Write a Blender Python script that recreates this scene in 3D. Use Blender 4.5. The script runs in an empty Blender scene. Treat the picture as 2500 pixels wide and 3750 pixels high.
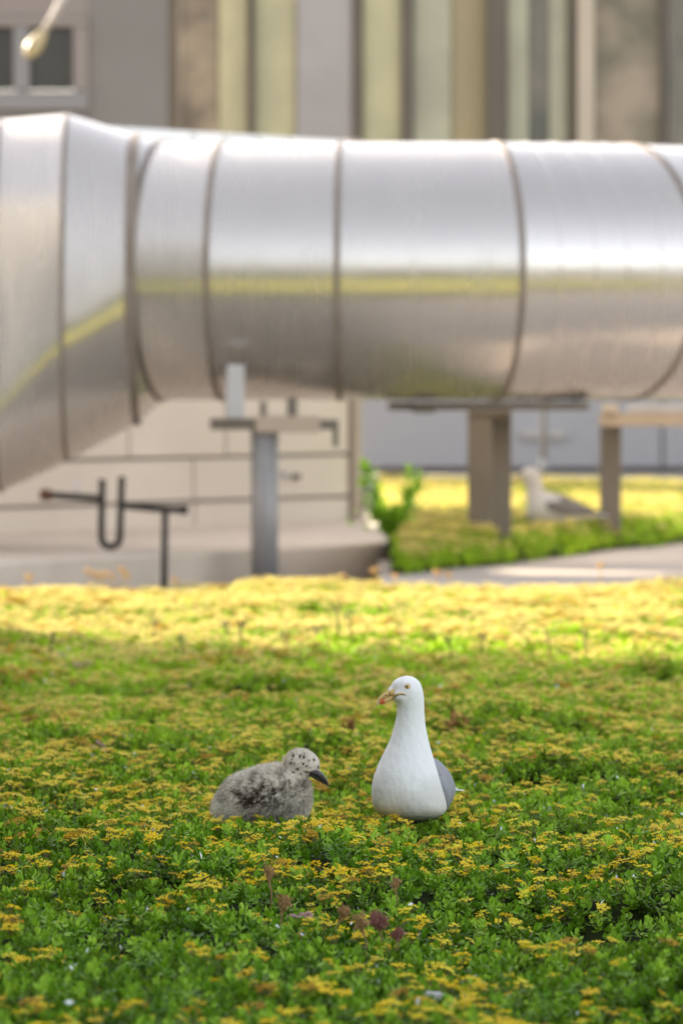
import bpy, bmesh, math, random
import numpy as np
from mathutils import Vector, Matrix

R = math.radians
rng = np.random.default_rng(7)
random.seed(7)
scene = bpy.context.scene
COL = scene.collection

# ------------------------------------------------------------------ camera, world, sun, exposure
H = 0.95                       # camera height above the sedum top
FP = 20833.0                   # focal length in photo pixels (200 mm, 24 mm wide sensor)
HY = 1349.0                    # horizon row in the photo
cam_d = bpy.data.cameras.new("camera")
cam = bpy.data.objects.new("camera", cam_d); COL.objects.link(cam)
cam.location = (0, 0, H); cam.rotation_euler = (R(90), 0, 0)
cam_d.sensor_fit = 'HORIZONTAL'; cam_d.sensor_width = 24; cam_d.lens = 200
cam_d.shift_y = -(1875 - HY) / 2500.0
cam_d.clip_end = 2000
cam_d.dof.use_dof = True
cam_d.dof.focus_distance = 11.05
cam_d.dof.aperture_fstop = 6.8
scene.camera = cam

SUN_EL, SUN_AZ = 24.0, 42.0    # azimuth: degrees from -X towards +Y
sdir = Vector((-math.cos(R(SUN_AZ)) * math.cos(R(SUN_EL)), math.sin(R(SUN_AZ)) * math.cos(R(SUN_EL)), math.sin(R(SUN_EL))))
world = bpy.data.worlds.new("World"); scene.world = world; world.use_nodes = True
wn = world.node_tree
sky = wn.nodes.new("ShaderNodeTexSky"); sky.sky_type = 'NISHITA'; sky.sun_disc = False
sky.sun_elevation = R(SUN_EL)
sky.sun_rotation = math.atan2(sdir.x, sdir.y)
sky.dust_density = 2.5; sky.ozone_density = 0.8; sky.air_density = 0.9
bg = wn.nodes["Background"]; bg.inputs[1].default_value = 0.15
hs = wn.nodes.new("ShaderNodeHueSaturation"); hs.inputs["Saturation"].default_value = .42   # thin high cloud: a pale sky
wn.links.new(sky.outputs[0], hs.inputs["Color"])
tn = wn.nodes.new("ShaderNodeMix"); tn.data_type = 'RGBA'; tn.blend_type = 'MULTIPLY'; tn.inputs[0].default_value = 1; tn.inputs[7].default_value = (1.0, .965, .93, 1)
wn.links.new(hs.outputs[0], tn.inputs[6]); wn.links.new(tn.outputs[2], bg.inputs[0])
sun_d = bpy.data.lights.new("sun", 'SUN'); sun_d.energy = 4.2; sun_d.angle = R(1.0); sun_d.color = (1.0, 0.86, 0.66)
sun = bpy.data.objects.new("sun", sun_d); COL.objects.link(sun)
sun.rotation_euler = (-sdir).to_track_quat('-Z', 'Y').to_euler()
scene.view_settings.view_transform = 'Standard'
scene.view_settings.look = 'None'
scene.view_settings.gamma = 1
scene.view_settings.exposure = 1.9
scene.view_settings.use_curve_mapping = False

# ------------------------------------------------------------------ helpers
def P(px, py, d):
    """point at distance d that is seen at photo pixel (px, py)"""
    return Vector(((px - 1250) / FP * d, d, H - (py - HY) / FP * d))

def tag(o, label=None, cat=None, group=None, kind=None):
    if label: o['label'] = label
    if cat: o['category'] = cat
    if group: o['group'] = group
    if kind: o['kind'] = kind
    return o

def empty(name, loc, label, cat, group=None, rz=0.0):
    o = bpy.data.objects.new(name, None); COL.objects.link(o)
    o.location = loc; o.rotation_euler = (0, 0, rz); o.empty_display_size = 0.05
    bpy.context.view_layer.update()
    return tag(o, label, cat, group)

class MB:
    def __init__(s): s.v = []; s.f = []; s.m = []
    def add(s, vs, fs, mi=0):
        b = len(s.v); s.v += [tuple(v) for v in vs]; s.f += [tuple(b + i for i in f) for f in fs]; s.m += [mi] * len(fs)
    def box(s, c, sz, rz=0.0, mi=0, bev=0.0):
        c = Vector(c); hx, hy, hz = sz[0] / 2, sz[1] / 2, sz[2] / 2
        M = Matrix.Rotation(rz, 3, 'Z')
        if bev <= 0:
            vs = [c + M @ Vector((x, y, z)) for z in (-hz, hz) for x, y in ((-hx, -hy), (hx, -hy), (hx, hy), (-hx, hy))]
            s.add(vs, [(3, 2, 1, 0), (4, 5, 6, 7), (0, 1, 5, 4), (1, 2, 6, 5), (2, 3, 7, 6), (3, 0, 4, 7)], mi)
        else:
            bm = bmesh.new(); bmesh.ops.create_cube(bm, size=1.0)
            for v in bm.verts: v.co = Vector((v.co.x * sz[0], v.co.y * sz[1], v.co.z * sz[2]))
            bmesh.ops.bevel(bm, geom=bm.edges[:], offset=bev, segments=2, affect='EDGES', profile=0.5)
            bm.verts.index_update()
            s.add([c + M @ v.co for v in bm.verts], [[v.index for v in f.verts] for f in bm.faces], mi); bm.free()
    def rings(s, rs, cap=True, mi=0, closed=True):
        n = len(rs[0]); b = len(s.v)
        for r in rs: s.v += [tuple(p) for p in r]
        for i in range(len(rs) - 1):
            for j in range(n if closed else n - 1):
                k = (j + 1) % n
                s.f.append((b + i * n + j, b + i * n + k, b + (i + 1) * n + k, b + (i + 1) * n + j)); s.m.append(mi)
        if cap and closed:
            s.f.append(tuple(b + j for j in reversed(range(n)))); s.m.append(mi)
            s.f.append(tuple(b + (len(rs) - 1) * n + j for j in range(n))); s.m.append(mi)
    def tube(s, pts, rad, n=10, mi=0, cap=True):
        pts = [Vector(p) for p in pts]; rs = []
        up = None
        for i, p in enumerate(pts):
            t = (pts[min(i + 1, len(pts) - 1)] - pts[max(i - 1, 0)]).normalized()
            if up is None:
                up = Vector((0, 0, 1)) if abs(t.z) < .9 else Vector((1, 0, 0))
            a = t.cross(up).normalized(); b = a.cross(t).normalized(); up = b
            r = rad[i] if isinstance(rad, (list, tuple)) else rad
            rs.append([p + r * (math.cos(2 * math.pi * k / n) * a + math.sin(2 * math.pi * k / n) * b) for k in range(n)])
        s.rings(rs, cap, mi)
    def build(s, name, mats, parent=None, smooth=False, origin=None):
        me = bpy.data.meshes.new(name)
        if parent is not None and origin is None:
            off = Vector((0, 0, 0))
        else:
            off = Vector(origin) if origin is not None else Vector((0, 0, 0))
        me.from_pydata([tuple(Vector(v) - off) for v in s.v], [], s.f)
        if not isinstance(mats, (list, tuple)): mats = [mats]
        for m in mats: me.materials.append(m)
        me.polygons.foreach_set("material_index", s.m)
        if smooth: me.polygons.foreach_set("use_smooth", [True] * len(me.polygons))
        me.update()
        o = bpy.data.objects.new(name, me); COL.objects.link(o)
        o.location = off
        if parent is not None:
            o.parent = parent
            if s_world[0] and parent.parent is None: o.matrix_parent_inverse = parent.matrix_basis.inverted()
        return o
s_world = [True]     # parts are given in world coordinates when True, in the parent's when False

def recalc(me):
    bm = bmesh.new(); bm.from_mesh(me); bmesh.ops.recalc_face_normals(bm, faces=bm.faces); bm.to_mesh(me); bm.free()

def mat(name, col=(.5, .5, .5), rough=.6, metal=0.0, noise=None, bump=None, spec=.5, trans=0.0, sub=0.0):
    """noise = (scale, amount, colour2) mixes two colours; bump = (scale, strength, distance)"""
    m = bpy.data.materials.new(name); m.use_nodes = True
    nt = m.node_tree; b = nt.nodes["Principled BSDF"]
    b.inputs["Base Color"].default_value = (*col, 1); b.inputs["Roughness"].default_value = rough
    b.inputs["Metallic"].default_value = metal; b.inputs["Specular IOR Level"].default_value = spec
    tc = nt.nodes.new("ShaderNodeTexCoord")
    if noise:
        nz = nt.nodes.new("ShaderNodeTexNoise"); nz.inputs["Scale"].default_value = noise[0]; nz.inputs["Detail"].default_value = 6
        nt.links.new(tc.outputs["Object"], nz.inputs["Vector"])
        mp = nt.nodes.new("ShaderNodeMapRange"); mp.inputs[1].default_value = .35; mp.inputs[2].default_value = .65
        mp.inputs[4].default_value = noise[1]
        nt.links.new(nz.outputs["Fac"], mp.inputs[0])
        mx = nt.nodes.new("ShaderNodeMix"); mx.data_type = 'RGBA'
        mx.inputs[6].default_value = (*col, 1); mx.inputs[7].default_value = (*noise[2], 1)
        nt.links.new(mp.outputs[0], mx.inputs[0]); nt.links.new(mx.outputs[2], b.inputs["Base Color"])
    if bump:
        nb = nt.nodes.new("ShaderNodeTexNoise"); nb.inputs["Scale"].default_value = bump[0]; nb.inputs["Detail"].default_value = 5
        nt.links.new(tc.outputs["Object"], nb.inputs["Vector"])
        bp = nt.nodes.new("ShaderNodeBump"); bp.inputs["Strength"].default_value = bump[1]; bp.inputs["Distance"].default_value = bump[2]
        nt.links.new(nb.outputs["Fac"], bp.inputs["Height"]); nt.links.new(bp.outputs[0], b.inputs["Normal"])
    return m

def value_noise(x, y, scale, seed):
    r = np.random.default_rng(seed); N = 256
    g = r.random((N, N))
    u = np.asarray(x) / scale + 57.3; v = np.asarray(y) / scale + 31.7
    i = np.floor(u).astype(int); j = np.floor(v).astype(int); fu = u - i; fv = v - j
    fu = fu * fu * (3 - 2 * fu); fv = fv * fv * (3 - 2 * fv)
    i %= N; j %= N; i1 = (i + 1) % N; j1 = (j + 1) % N
    return (g[i, j] * (1 - fu) + g[i1, j] * fu) * (1 - fv) + (g[i, j1] * (1 - fu) + g[i1, j1] * fu) * fv

# ------------------------------------------------------------------ materials
M_conc = mat('dark_roof_felt', (.15, .13, .11), .85, noise=(1.4, .8, (.11, .095, .08)), bump=(30, .3, .01))
M_path = mat('pale_path', (.50, .425, .36), .85, noise=(1.1, .8, (.40, .34, .29)), bump=(40, .3, .01))
M_soil = mat('soil', (.035, .03, .018), .95, noise=(20, .8, (.03, .05, .012)))
M_kerb = mat('kerb_concrete', (.40, .38, .36), .8, noise=(4, .6, (.33, .31, .30)))
M_plinth = mat('plinth_concrete', (.66, .55, .44), .85, noise=(2.5, .9, (.53, .44, .345)), bump=(18, .25, .01))

def steel():
    m = mat('galvanised_steel', (.61, .575, .55), .24, 1.0)
    nt = m.node_tree; b = nt.nodes["Principled BSDF"]; tc = nt.nodes["Texture Coordinate"]
    mpg = nt.nodes.new("ShaderNodeMapping"); mpg.inputs["Scale"].default_value = (3.2, .5, .5)
    nz = nt.nodes.new("ShaderNodeTexNoise"); nz.inputs["Scale"].default_value = 2.2; nz.inputs["Detail"].default_value = 5
    nt.links.new(tc.outputs["Object"], mpg.inputs[0]); nt.links.new(mpg.outputs[0], nz.inputs[0])
    mr = nt.nodes.new("ShaderNodeMapRange"); mr.inputs[1].default_value = .3; mr.inputs[2].default_value = .7
    mr.inputs[3].default_value = .21; mr.inputs[4].default_value = .31
    nt.links.new(nz.outputs["Fac"], mr.inputs[0]); nt.links.new(mr.outputs[0], b.inputs["Roughness"])
    nz2 = nt.nodes.new("ShaderNodeTexNoise"); nz2.inputs["Scale"].default_value = 1.3; nz2.inputs["Detail"].default_value = 4
    nt.links.new(tc.outputs["Object"], nz2.inputs[0])
    bp = nt.nodes.new("ShaderNodeBump"); bp.inputs["Strength"].default_value = .10; bp.inputs["Distance"].default_value = .05
    nt.links.new(nz2.outputs["Fac"], bp.inputs["Height"]); nt.links.new(bp.outputs[0], b.inputs["Normal"])
    # a thin film of dust on the metal
    d = nt.nodes.new("ShaderNodeBsdfPrincipled"); d.inputs["Base Color"].default_value = (.60, .55, .50, 1); d.inputs["Roughness"].default_value = .6; d.inputs["Metallic"].default_value = 0
    ms = nt.nodes.new("ShaderNodeMixShader"); ms.inputs[0].default_value = .32
    tg = nt.nodes.new('ShaderNodeTangent'); tg.direction_type = 'RADIAL'; tg.axis = 'X'; nt.links.new(tg.outputs[0], b.inputs['Tangent']); b.inputs['Anisotropic'].default_value = .6; b.inputs['Anisotropic Rotation'].default_value = .25
    nt.links.new(b.outputs[0], ms.inputs[1]); nt.links.new(d.outputs[0], ms.inputs[2]); nt.links.new(ms.outputs[0], nt.nodes["Material Output"].inputs[0])
    return m
M_steel = steel()
M_seam = mat('weathered_seam_band', (.22, .18, .15), .6, .2, noise=(8, .7, (.28, .235, .20)))
M_post = mat('grey_painted_steel', (.30, .285, .28), .5, .2, noise=(6, .6, (.36, .34, .33)))
M_postb = mat('brown_grey_steel', (.19, .16, .13), .55, .1, noise=(6, .6, (.15, .125, .10)))
M_lightsteel = mat('light_grey_steel', (.52, .51, .52), .5, .2, noise=(7, .5, (.45, .43, .42)))
M_tan = mat('tan_painted_steel', (.50, .40, .31), .5, .1, noise=(7, .5, (.42, .33, .25)))
M_darkpipe = mat('dark_rusty_pipe', (.022, .017, .012), .7, 0, noise=(14, .8, (.035, .022, .014)))
M_rust = mat('rust', (.14, .06, .03), .8, noise=(40, .7, (.08, .04, .025)))
M_panel = mat('beige_panel', (.62, .56, .49), .55, noise=(.9, .8, (.53, .47, .405)))
M_panelw = mat('pale_parapet_panel', (.80, .84, .88), .4, noise=(2, .5, (.72, .76, .80)))
M_frame = mat('tan_frame', (.36, .30, .25), .55, noise=(3, .6, (.30, .25, .20)))
M_gwall = mat('warm_grey_cladding', (.23, .21, .195), .7, noise=(.7, .6, (.18, .165, .15)))
M_gwall2 = mat('pale_grey_trim', (0.255, 0.244, 0.238), .7, noise=(.7, .6, (0.232, 0.220, 0.209)))
M_pinktrim = mat('pinkish_grey_trim', (0.267, 0.226, 0.203), .7, noise=(.9, .6, (0.244, 0.209, 0.191)))
M_pane = mat('dark_window_glass', (.03, .03, .026), .25, noise=(2, .8, (.045, .045, .04)))
M_blue = mat('blue_grey_wall', (.38, .37, .38), .6, noise=(.8, .5, (.35, .34, .345)))
M_dark = mat('dark_brown_mullion', (0.131, 0.106, 0.078), .5, noise=(2, .6, (0.096, 0.078, 0.059)))
M_green1 = mat('yellow_green_curtain_glass', (0.545, 0.506, 0.299), .35, noise=(1.6, .9, (0.403, 0.383, 0.246)))
M_green2 = mat('pale_green_glass', (0.480, 0.468, 0.332), .35, noise=(1.7, .9, (0.351, 0.332, 0.241)))
M_olive = mat('olive_blind', (0.385, 0.316, 0.176), .5, noise=(.7, .8, (0.325, 0.272, 0.157)))
M_lilac = mat('lilac_grey_panel', (0.364, 0.340, 0.338), .5, noise=(1.6, .8, (0.306, 0.286, 0.279)))
M_brownglass = mat('brown_glass', (0.176, 0.141, 0.101), .3, noise=(2.6, 1.0, (0.420, 0.333, 0.237)))
M_mottle = mat('mottled_brown_glass', (0.376, 0.299, 0.214), .35, noise=(2.6, 1.0, (0.156, 0.137, 0.091)))
M_dgreen = mat('dark_green_glass', (0.106, 0.106, 0.085), .3, noise=(2, 1.0, (0.228, 0.202, 0.157)))
M_beigecol = mat('pale_beige_column', (0.534, 0.452, 0.348), .6, noise=(1.5, .6, (0.464, 0.394, 0.302)))
M_bulb = mat('pale_yellow_bulb', (.44, .36, .20), .35)
M_rod = mat('pale_rod', (.45, .40, .35), .6)
M_occl = mat('render_wall', (.42, .40, .37), .85, noise=(.4, .6, (.36, .34, .31)))

# ------------------------------------------------------------------ ground
g = MB()
g.add([(-600, -600, -.26), (600, -600, -.26), (600, 900, -.26), (-600, 900, -.26)], [(0, 1, 2, 3)])
tag(g.build('roof_ground', M_conc), kind='structure')
pb = MB()
pb.add([(.20, 26.4, -.256), (9, 26.4, -.256), (9, 47, -.256), (.20, 47, -.256),
        (.20, 26.4, -.10), (9, 26.4, -.10), (9, 47, -.10), (.20, 47, -.10)],
       [(4, 5, 6, 7), (0, 1, 5, 4), (1, 2, 6, 5), (2, 3, 7, 6), (3, 0, 4, 7)])
tag(pb.build('path', M_path), kind='structure')

def bed_edge_far(x):        # far edge of the front bed
    return 25.7 + .10 * np.sin(x * 3.1) + .05 * np.sin(x * 7.7 + 1)

def height(x, y):
    x = np.asarray(x, float); y = np.asarray(y, float)
    h = (value_noise(x, y, .55, 1) - .5) * .090 + (value_noise(x, y, .17, 2) - .5) * .065 + (value_noise(x, y, 1.7, 3) - .5) * .05
    h = h * np.where(y > 20, .65, 1.0)
    # the hollow at lower right of the picture and the two shallow ones
    for cx, cy, r, a in ((.38, 10.05, .30, -.055), (.25, 9.25, .25, -.045), (-.62, 10.2, .3, -.03), (.50, 8.45, .22, -.05), (-.3, 8.6, .3, -.02)):
        h = h + a * np.exp(-(((x - cx) / r) ** 2 + ((y - cy) / (r * 1.1)) ** 2))
    # rise at the far edge (the mound left of centre)
    h = h + .045 * np.exp(-(((x + .22) / .36) ** 2 + ((y - 25.3) / .6) ** 2))
    # level where the birds sit
    for cx, cy, r in ((.14, 12.05, .30), (-.18, 12.0, .22)):
        w = np.exp(-(((x - cx) / r) ** 2 + ((y - cy) / (r * 1.3)) ** 2))
        h = h * (1 - w) + .010 * w
    return h - .035 - .045 * np.clip((y - 22.5) / 2.5, 0, 1)

def grid_mesh(name, xs, ys, zf, m, kind, lo=-.25):
    X, Y = np.meshgrid(xs, ys); Z = zf(X, Y)
    nx, ny = len(xs), len(ys)
    v = np.stack([X.ravel(), Y.ravel(), Z.ravel()], 1)
    f = [(j * nx + i, j * nx + i + 1, (j + 1) * nx + i + 1, (j + 1) * nx + i) for j in range(ny - 1) for i in range(nx - 1)]
    # skirt
    b = [j for j in range(nx)] + [j * nx + nx - 1 for j in range(1, ny)] + [(ny - 1) * nx + i for i in range(nx - 2, -1, -1)] + [j * nx for j in range(ny - 2, 0, -1)]
    n0 = len(v); sk = v[b].copy(); sk[:, 2] = lo; v = np.vstack([v, sk])
    for k in range(len(b)):
        k2 = (k + 1) % len(b); f.append((b[k2], b[k], n0 + k, n0 + k2))
    me = bpy.data.meshes.new(name); me.from_pydata(v.tolist(), [], f); me.materials.append(m)
    me.polygons.foreach_set("use_smooth", [True] * len(me.polygons)); me.update()
    o = bpy.data.objects.new(name, me); COL.objects.link(o); return tag(o, kind=kind)

M_bedsoil = mat('bed_soil_and_moss', (.014, .018, .006), .95, noise=(9, .9, (.02, .03, .008)), spec=.03)
grid_mesh('sedum_bed', np.linspace(-9, 9, 150), np.linspace(4.5, 25.72, 240), lambda X, Y: height(X, Y) - .012, M_bedsoil, 'structure')

def back_front_edge(x):      # near edge of the back bed as y(x)
    t = (x - .29) / (2.06 - .29)
    return 28.75 + np.clip(t, -1, 4) * 5.4 + .12 * np.sin(x * 5) + .07 * np.sin(x * 13)
def back_height(x, y):
    e = back_front_edge(x); k = np.clip((y - e) / .8, 0, 1)
    return -.09 + k * (.085 + (value_noise(x, y, .5, 8) - .5) * .07 + (value_noise(x, y, 1.6, 9) - .5) * .05)
bx = np.linspace(.25, 7.5, 70); bt = np.linspace(0, 1, 60)
BX, BT = np.meshgrid(bx, bt); BY = back_front_edge(BX) * (1 - BT) + 46.3 * BT
bv = np.stack([BX.ravel(), BY.ravel(), back_height(BX, BY).ravel()], 1)
me = bpy.data.meshes.new('rear_sedum_bed')
me.from_pydata(bv.tolist(), [], [(j * 70 + i, j * 70 + i + 1, (j + 1) * 70 + i + 1, (j + 1) * 70 + i) for j in range(59) for i in range(69)])
me.materials.append(M_bedsoil); o = bpy.data.objects.new('rear_sedum_bed', me); COL.objects.link(o); tag(o, kind='structure')

# ------------------------------------------------------------------ sedum: prototypes
def leafy_material(name, c1, c2, c3, rough=.42, transl=.35, tint=None):
    m = bpy.data.materials.new(name); m.use_nodes = True; nt = m.node_tree
    b = nt.nodes["Principled BSDF"]; out = nt.nodes["Material Output"]
    oi = nt.nodes.new("ShaderNodeObjectInfo"); cr = nt.nodes.new("ShaderNodeValToRGB")
    e = cr.color_ramp.elements; e[0].position = 0; e[0].color = (*c1, 1); e[1].position = 1; e[1].color = (*c3, 1)
    k = cr.color_ramp.elements.new(.55); k.color = (*c2, 1)
    nt.links.new(oi.outputs["Random"], cr.inputs[0])
    b.inputs["Roughness"].default_value = rough; b.inputs["Specular IOR Level"].default_value = .22
    col = cr.outputs[0]
    if tint:
        at = nt.nodes.new("ShaderNodeAttribute"); at.attribute_type = 'INSTANCER'; at.attribute_name = 'tone'
        mx = nt.nodes.new("ShaderNodeMix"); mx.data_type = 'RGBA'; mx.inputs[7].default_value = (*tint, 1)
        nt.links.new(at.outputs["Fac"], mx.inputs[0]); nt.links.new(col, mx.inputs[6]); col = mx.outputs[2]
    nt.links.new(col, b.inputs["Base Color"])
    tr = nt.nodes.new("ShaderNodeBsdfTranslucent"); nt.links.new(col, tr.inputs[0])
    ms = nt.nodes.new("ShaderNodeMixShader"); ms.inputs[0].default_value = transl
    nt.links.new(b.outputs[0], ms.inputs[1]); nt.links.new(tr.outputs[0], ms.inputs[2]); nt.links.new(ms.outputs[0], out.inputs[0])
    return m
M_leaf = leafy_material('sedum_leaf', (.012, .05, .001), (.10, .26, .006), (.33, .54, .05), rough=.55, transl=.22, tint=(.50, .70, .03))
M_flower = leafy_material('sedum_flower', (.93, .63, .006), (.95, .74, .012), (.95, .80, .05), rough=.6, transl=.35, tint=(.80, .67, .24))
M_oldflower = leafy_material('faded_flower', (.52, .30, .02), (.62, .42, .06), (.50, .26, .06), rough=.7, transl=.2)
M_red = leafy_material('reddish_sedum', (.22, .07, .03), (.34, .12, .05), (.42, .22, .10), rough=.6, transl=.2)
M_pink = leafy_material('pink_flower', (.52, .28, .40), (.62, .36, .50), (.45, .25, .30), rough=.6, transl=.3)
M_stem = mat('green_brown_stem', (.16, .13, .04), .7)
M_white = mat('white_fleck', (.75, .78, .80), .5)

def leaf(mb, base, az, el, L, W, mi=0, cup=.25):
    d = Vector((math.cos(az) * math.cos(el), math.sin(az) * math.cos(el), math.sin(el)))
    s = Vector((-math.sin(az), math.cos(az), 0)); n = d.cross(s) * -1
    pts = []
    prof = ((0, .14, 0), (.42, .80, .03), (.78, 1.0, -.02), (1.0, .50, -.13))
    for t, w, dz in prof:
        c = base + d * (L * t) + n * (L * dz)
        pts += [c - s * (W * w / 2) + n * (cup * W * w * .5), c, c + s * (W * w / 2) + n * (cup * W * w * .5)]
    fs = []
    for i in range(3):
        a = i * 3
        fs += [(a, a + 1, a + 4, a + 3), (a + 1, a + 2, a + 5, a + 4)]
    mb.add(pts, fs, mi)

def proto(name, build, mats):
    mb = MB(); build(mb); me = bpy.data.meshes.new(name); me.from_pydata(mb.v, [], mb.f)
    for m in mats: me.materials.append(m)
    me.polygons.foreach_set("material_index", mb.m); me.polygons.foreach_set("use_smooth", [True] * len(me.polygons)); me.update()
    return bpy.data.objects.new(name, me)

def sprig(seed, n=12, L=.0155, h=.036):
    rd = random.Random(seed)
    def f(mb):
        top = Vector((rd.uniform(-.006, .006), rd.uniform(-.006, .006), h))
        for i in range(n):
            t = i / n; z = h * (.25 + .75 * t)
            az = i * 2.4 + rd.uniform(-.3, .3); el = .0 + 1.25 * t ** 1.3 + rd.uniform(-.35, .3)
            l = L * (1.15 - .45 * t) * rd.uniform(.8, 1.15)
            leaf(mb, Vector((top.x * t, top.y * t, z)), az, el, l, l * rd.uniform(.50, .68))
    return f
def cyme(seed, n=13, rad=.0155, spread=1.0):
    rd = random.Random(seed)
    def f(mb):
        mb.tube([(0, 0, 0), (0, 0, .03)], .0012, 4, 1, cap=False)
        for i in range(n):
            r = rad * math.sqrt((i + .4) / n); a = i * 2.4 + rd.uniform(-.3, .3)
            c = Vector((r * math.cos(a), r * math.sin(a), .044 - 6 * r * r + rd.uniform(-.003, .003)))
            mb.add([(0, 0, .028), tuple(c), tuple(c + Vector((.0012, .0008, -.002)))], [(0, 1, 2)], 1)
            ph = rd.uniform(0, 6)
            for k in range(5):
                b = ph + k * 1.2566; e = .45 * spread + rd.uniform(-.2, .25)
                d = Vector((math.cos(b) * math.cos(e), math.sin(b) * math.cos(e), math.sin(e))); s = Vector((-math.sin(b), math.cos(b), 0))
                l = rd.uniform(.006, .0085)
                mb.add([c, c + d * l * .5 + s * .0019, c + d * l, c + d * l * .5 - s * .0019], [(0, 1, 2, 3)], 0)
            if rd.random() < .5:
                mb.add([c + Vector((-.0012, 0, 0)), c + Vector((.0012, 0, 0)), c + Vector((0, 0, .0045))], [(0, 1, 2)], 0)
        for i in range(5):
            a = i * 1.3 + rd.uniform(0, 1); leaf(mb, Vector((0, 0, .02)), a, .3, .017, .009, 2)
    return f
PR_LEAF = [proto('sprig', sprig(s), [M_leaf]) for s in (1, 2, 3, 4)] + [proto('sprig', sprig(9, 11, .020, .034), [M_leaf])]
PR_FLOW = [proto('cyme', cyme(s, n), [M_flower, M_stem, M_leaf]) for s, n in ((11, 9), (12, 7), (13, 10), (14, 6))]
PR_OLD = [proto('cyme', cyme(s, 14, .02, 1.6), [M_oldflower, M_stem, M_leaf]) for s in (21, 22)]
PR_RED = [proto('sprig', sprig(s, 14, .014, .04), [M_red]) for s in (31, 32)]
PR_PINK = [proto('cyme', cyme(s, 14, .018, 1.8), [M_pink, M_stem, M_leaf]) for s in (41, 42)]
def fleckf(mb):
    mb.add([(-.004, 0, .0), (.001, -.003, .003), (.005, .001, .006), (0, .003, .004)], [(0, 1, 2, 3)])
PR_FLECK = [proto('fleck', fleckf, [M_white])]

def scatter(name, pts, rots, scales, idx, tones, protos):
    n = len(pts)
    me = bpy.data.meshes.new(name); me.vertices.add(n); me.vertices.foreach_set("co", np.asarray(pts, np.float32).ravel())
    a = me.attributes.new("rot", 'FLOAT_VECTOR', 'POINT'); a.data.foreach_set("vector", np.asarray(rots, np.float32).ravel())
    a = me.attributes.new("scl", 'FLOAT', 'POINT'); a.data.foreach_set("value", np.asarray(scales, np.float32))
    a = me.attributes.new("idx", 'INT', 'POINT'); a.data.foreach_set("value", np.asarray(idx, np.int32))
    a = me.attributes.new("tone", 'FLOAT', 'POINT'); a.data.foreach_set("value", np.asarray(tones, np.float32))
    o = bpy.data.objects.new(name, me); COL.objects.link(o); tag(o, kind='stuff')
    ng = bpy.data.node_groups.new(name, 'GeometryNodeTree')
    ng.interface.new_socket("Geometry", in_out='INPUT', socket_type='NodeSocketGeometry')
    ng.interface.new_socket("Geometry", in_out='OUTPUT', socket_type='NodeSocketGeometry')
    N = ng.nodes; gi = N.new("NodeGroupInput"); go = N.new("NodeGroupOutput")
    join = N.new("GeometryNodeJoinGeometry")
    for p in protos:
        oi = N.new("GeometryNodeObjectInfo"); oi.inputs[0].default_value = p; oi.inputs["As Instance"].default_value = True
        ng.links.new(oi.outputs["Geometry"], join.inputs[0])
    def attr(nm, t):
        k = N.new("GeometryNodeInputNamedAttribute"); k.data_type = t; k.inputs[0].default_value = nm
        return [s for s in k.outputs if s.enabled and s.name == 'Attribute'][0]
    iop = N.new("GeometryNodeInstanceOnPoints")
    ng.links.new(gi.outputs[0], iop.inputs["Points"]); ng.links.new(join.outputs[0], iop.inputs["Instance"])
    iop.inputs["Pick Instance"].default_value = True
    ng.links.new(attr("idx", 'INT'), iop.inputs["Instance Index"])
    e2r = N.new("FunctionNodeEulerToRotation"); ng.links.new(attr("rot", 'FLOAT_VECTOR'), e2r.inputs[0]); ng.links.new(e2r.outputs[0], iop.inputs["Rotation"])
    ng.links.new(attr("scl", 'FLOAT'), iop.inputs["Scale"])
    ng.links.new(iop.outputs[0], go.inputs[0])
    md = o.modifiers.new("scatter", 'NODES'); md.node_group = ng
    return o

def rnd_rot(n, tilt):
    r = np.zeros((n, 3)); r[:, 0] = rng.normal(0, tilt, n); r[:, 1] = rng.normal(0, tilt, n); r[:, 2] = rng.random(n) * 6.283
    return r

def sample_field(dens_near, margin=.9, y0=6.5, y1=25.65, far_side=True):
    hw = lambda y: .061 * y + margin
    area = (hw(y0) + hw(y1)) * (y1 - y0)
    n = int(area * dens_near)
    y = y0 + (y1 - y0) * rng.random(n); x = (rng.random(n) * 2 - 1) * hw(y1)
    k = np.abs(x) < hw(y); return x[k], y[k]

def patchiness(x, y):
    return .24 * value_noise(x, y, .30, 21) + .46 * value_noise(x, y, .07, 22) + .18 * value_noise(x, y, .03, 25) + .12 * value_noise(x, y, 1.1, 23)

def avoid(x, y):              # keep sprigs out of the birds' bodies
    a = ((x - .15) / .085) ** 2 + ((y - 12.13) / .19) ** 2 > 1
    b = ((x + .18) / .10) ** 2 + ((y - 12.03) / .06) ** 2 > 1
    return a & b

# foliage
x, y = sample_field(2700); k = avoid(x, y); x, y = x[k], y[k]
n = len(x); z = height(x, y)
sc = rng.uniform(.55, 1.1, n) * np.where(y > 18, 1.1, 1.0)
far = np.clip((y - 11) / 8, 0, 1)
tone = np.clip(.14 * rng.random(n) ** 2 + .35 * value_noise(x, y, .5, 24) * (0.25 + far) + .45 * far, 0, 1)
scatter('sedum_foliage', np.stack([x, y, z - .014 + rng.normal(0, .009, n)], 1), rnd_rot(n, .38), sc, rng.integers(0, 5, n), tone, PR_LEAF)
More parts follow.
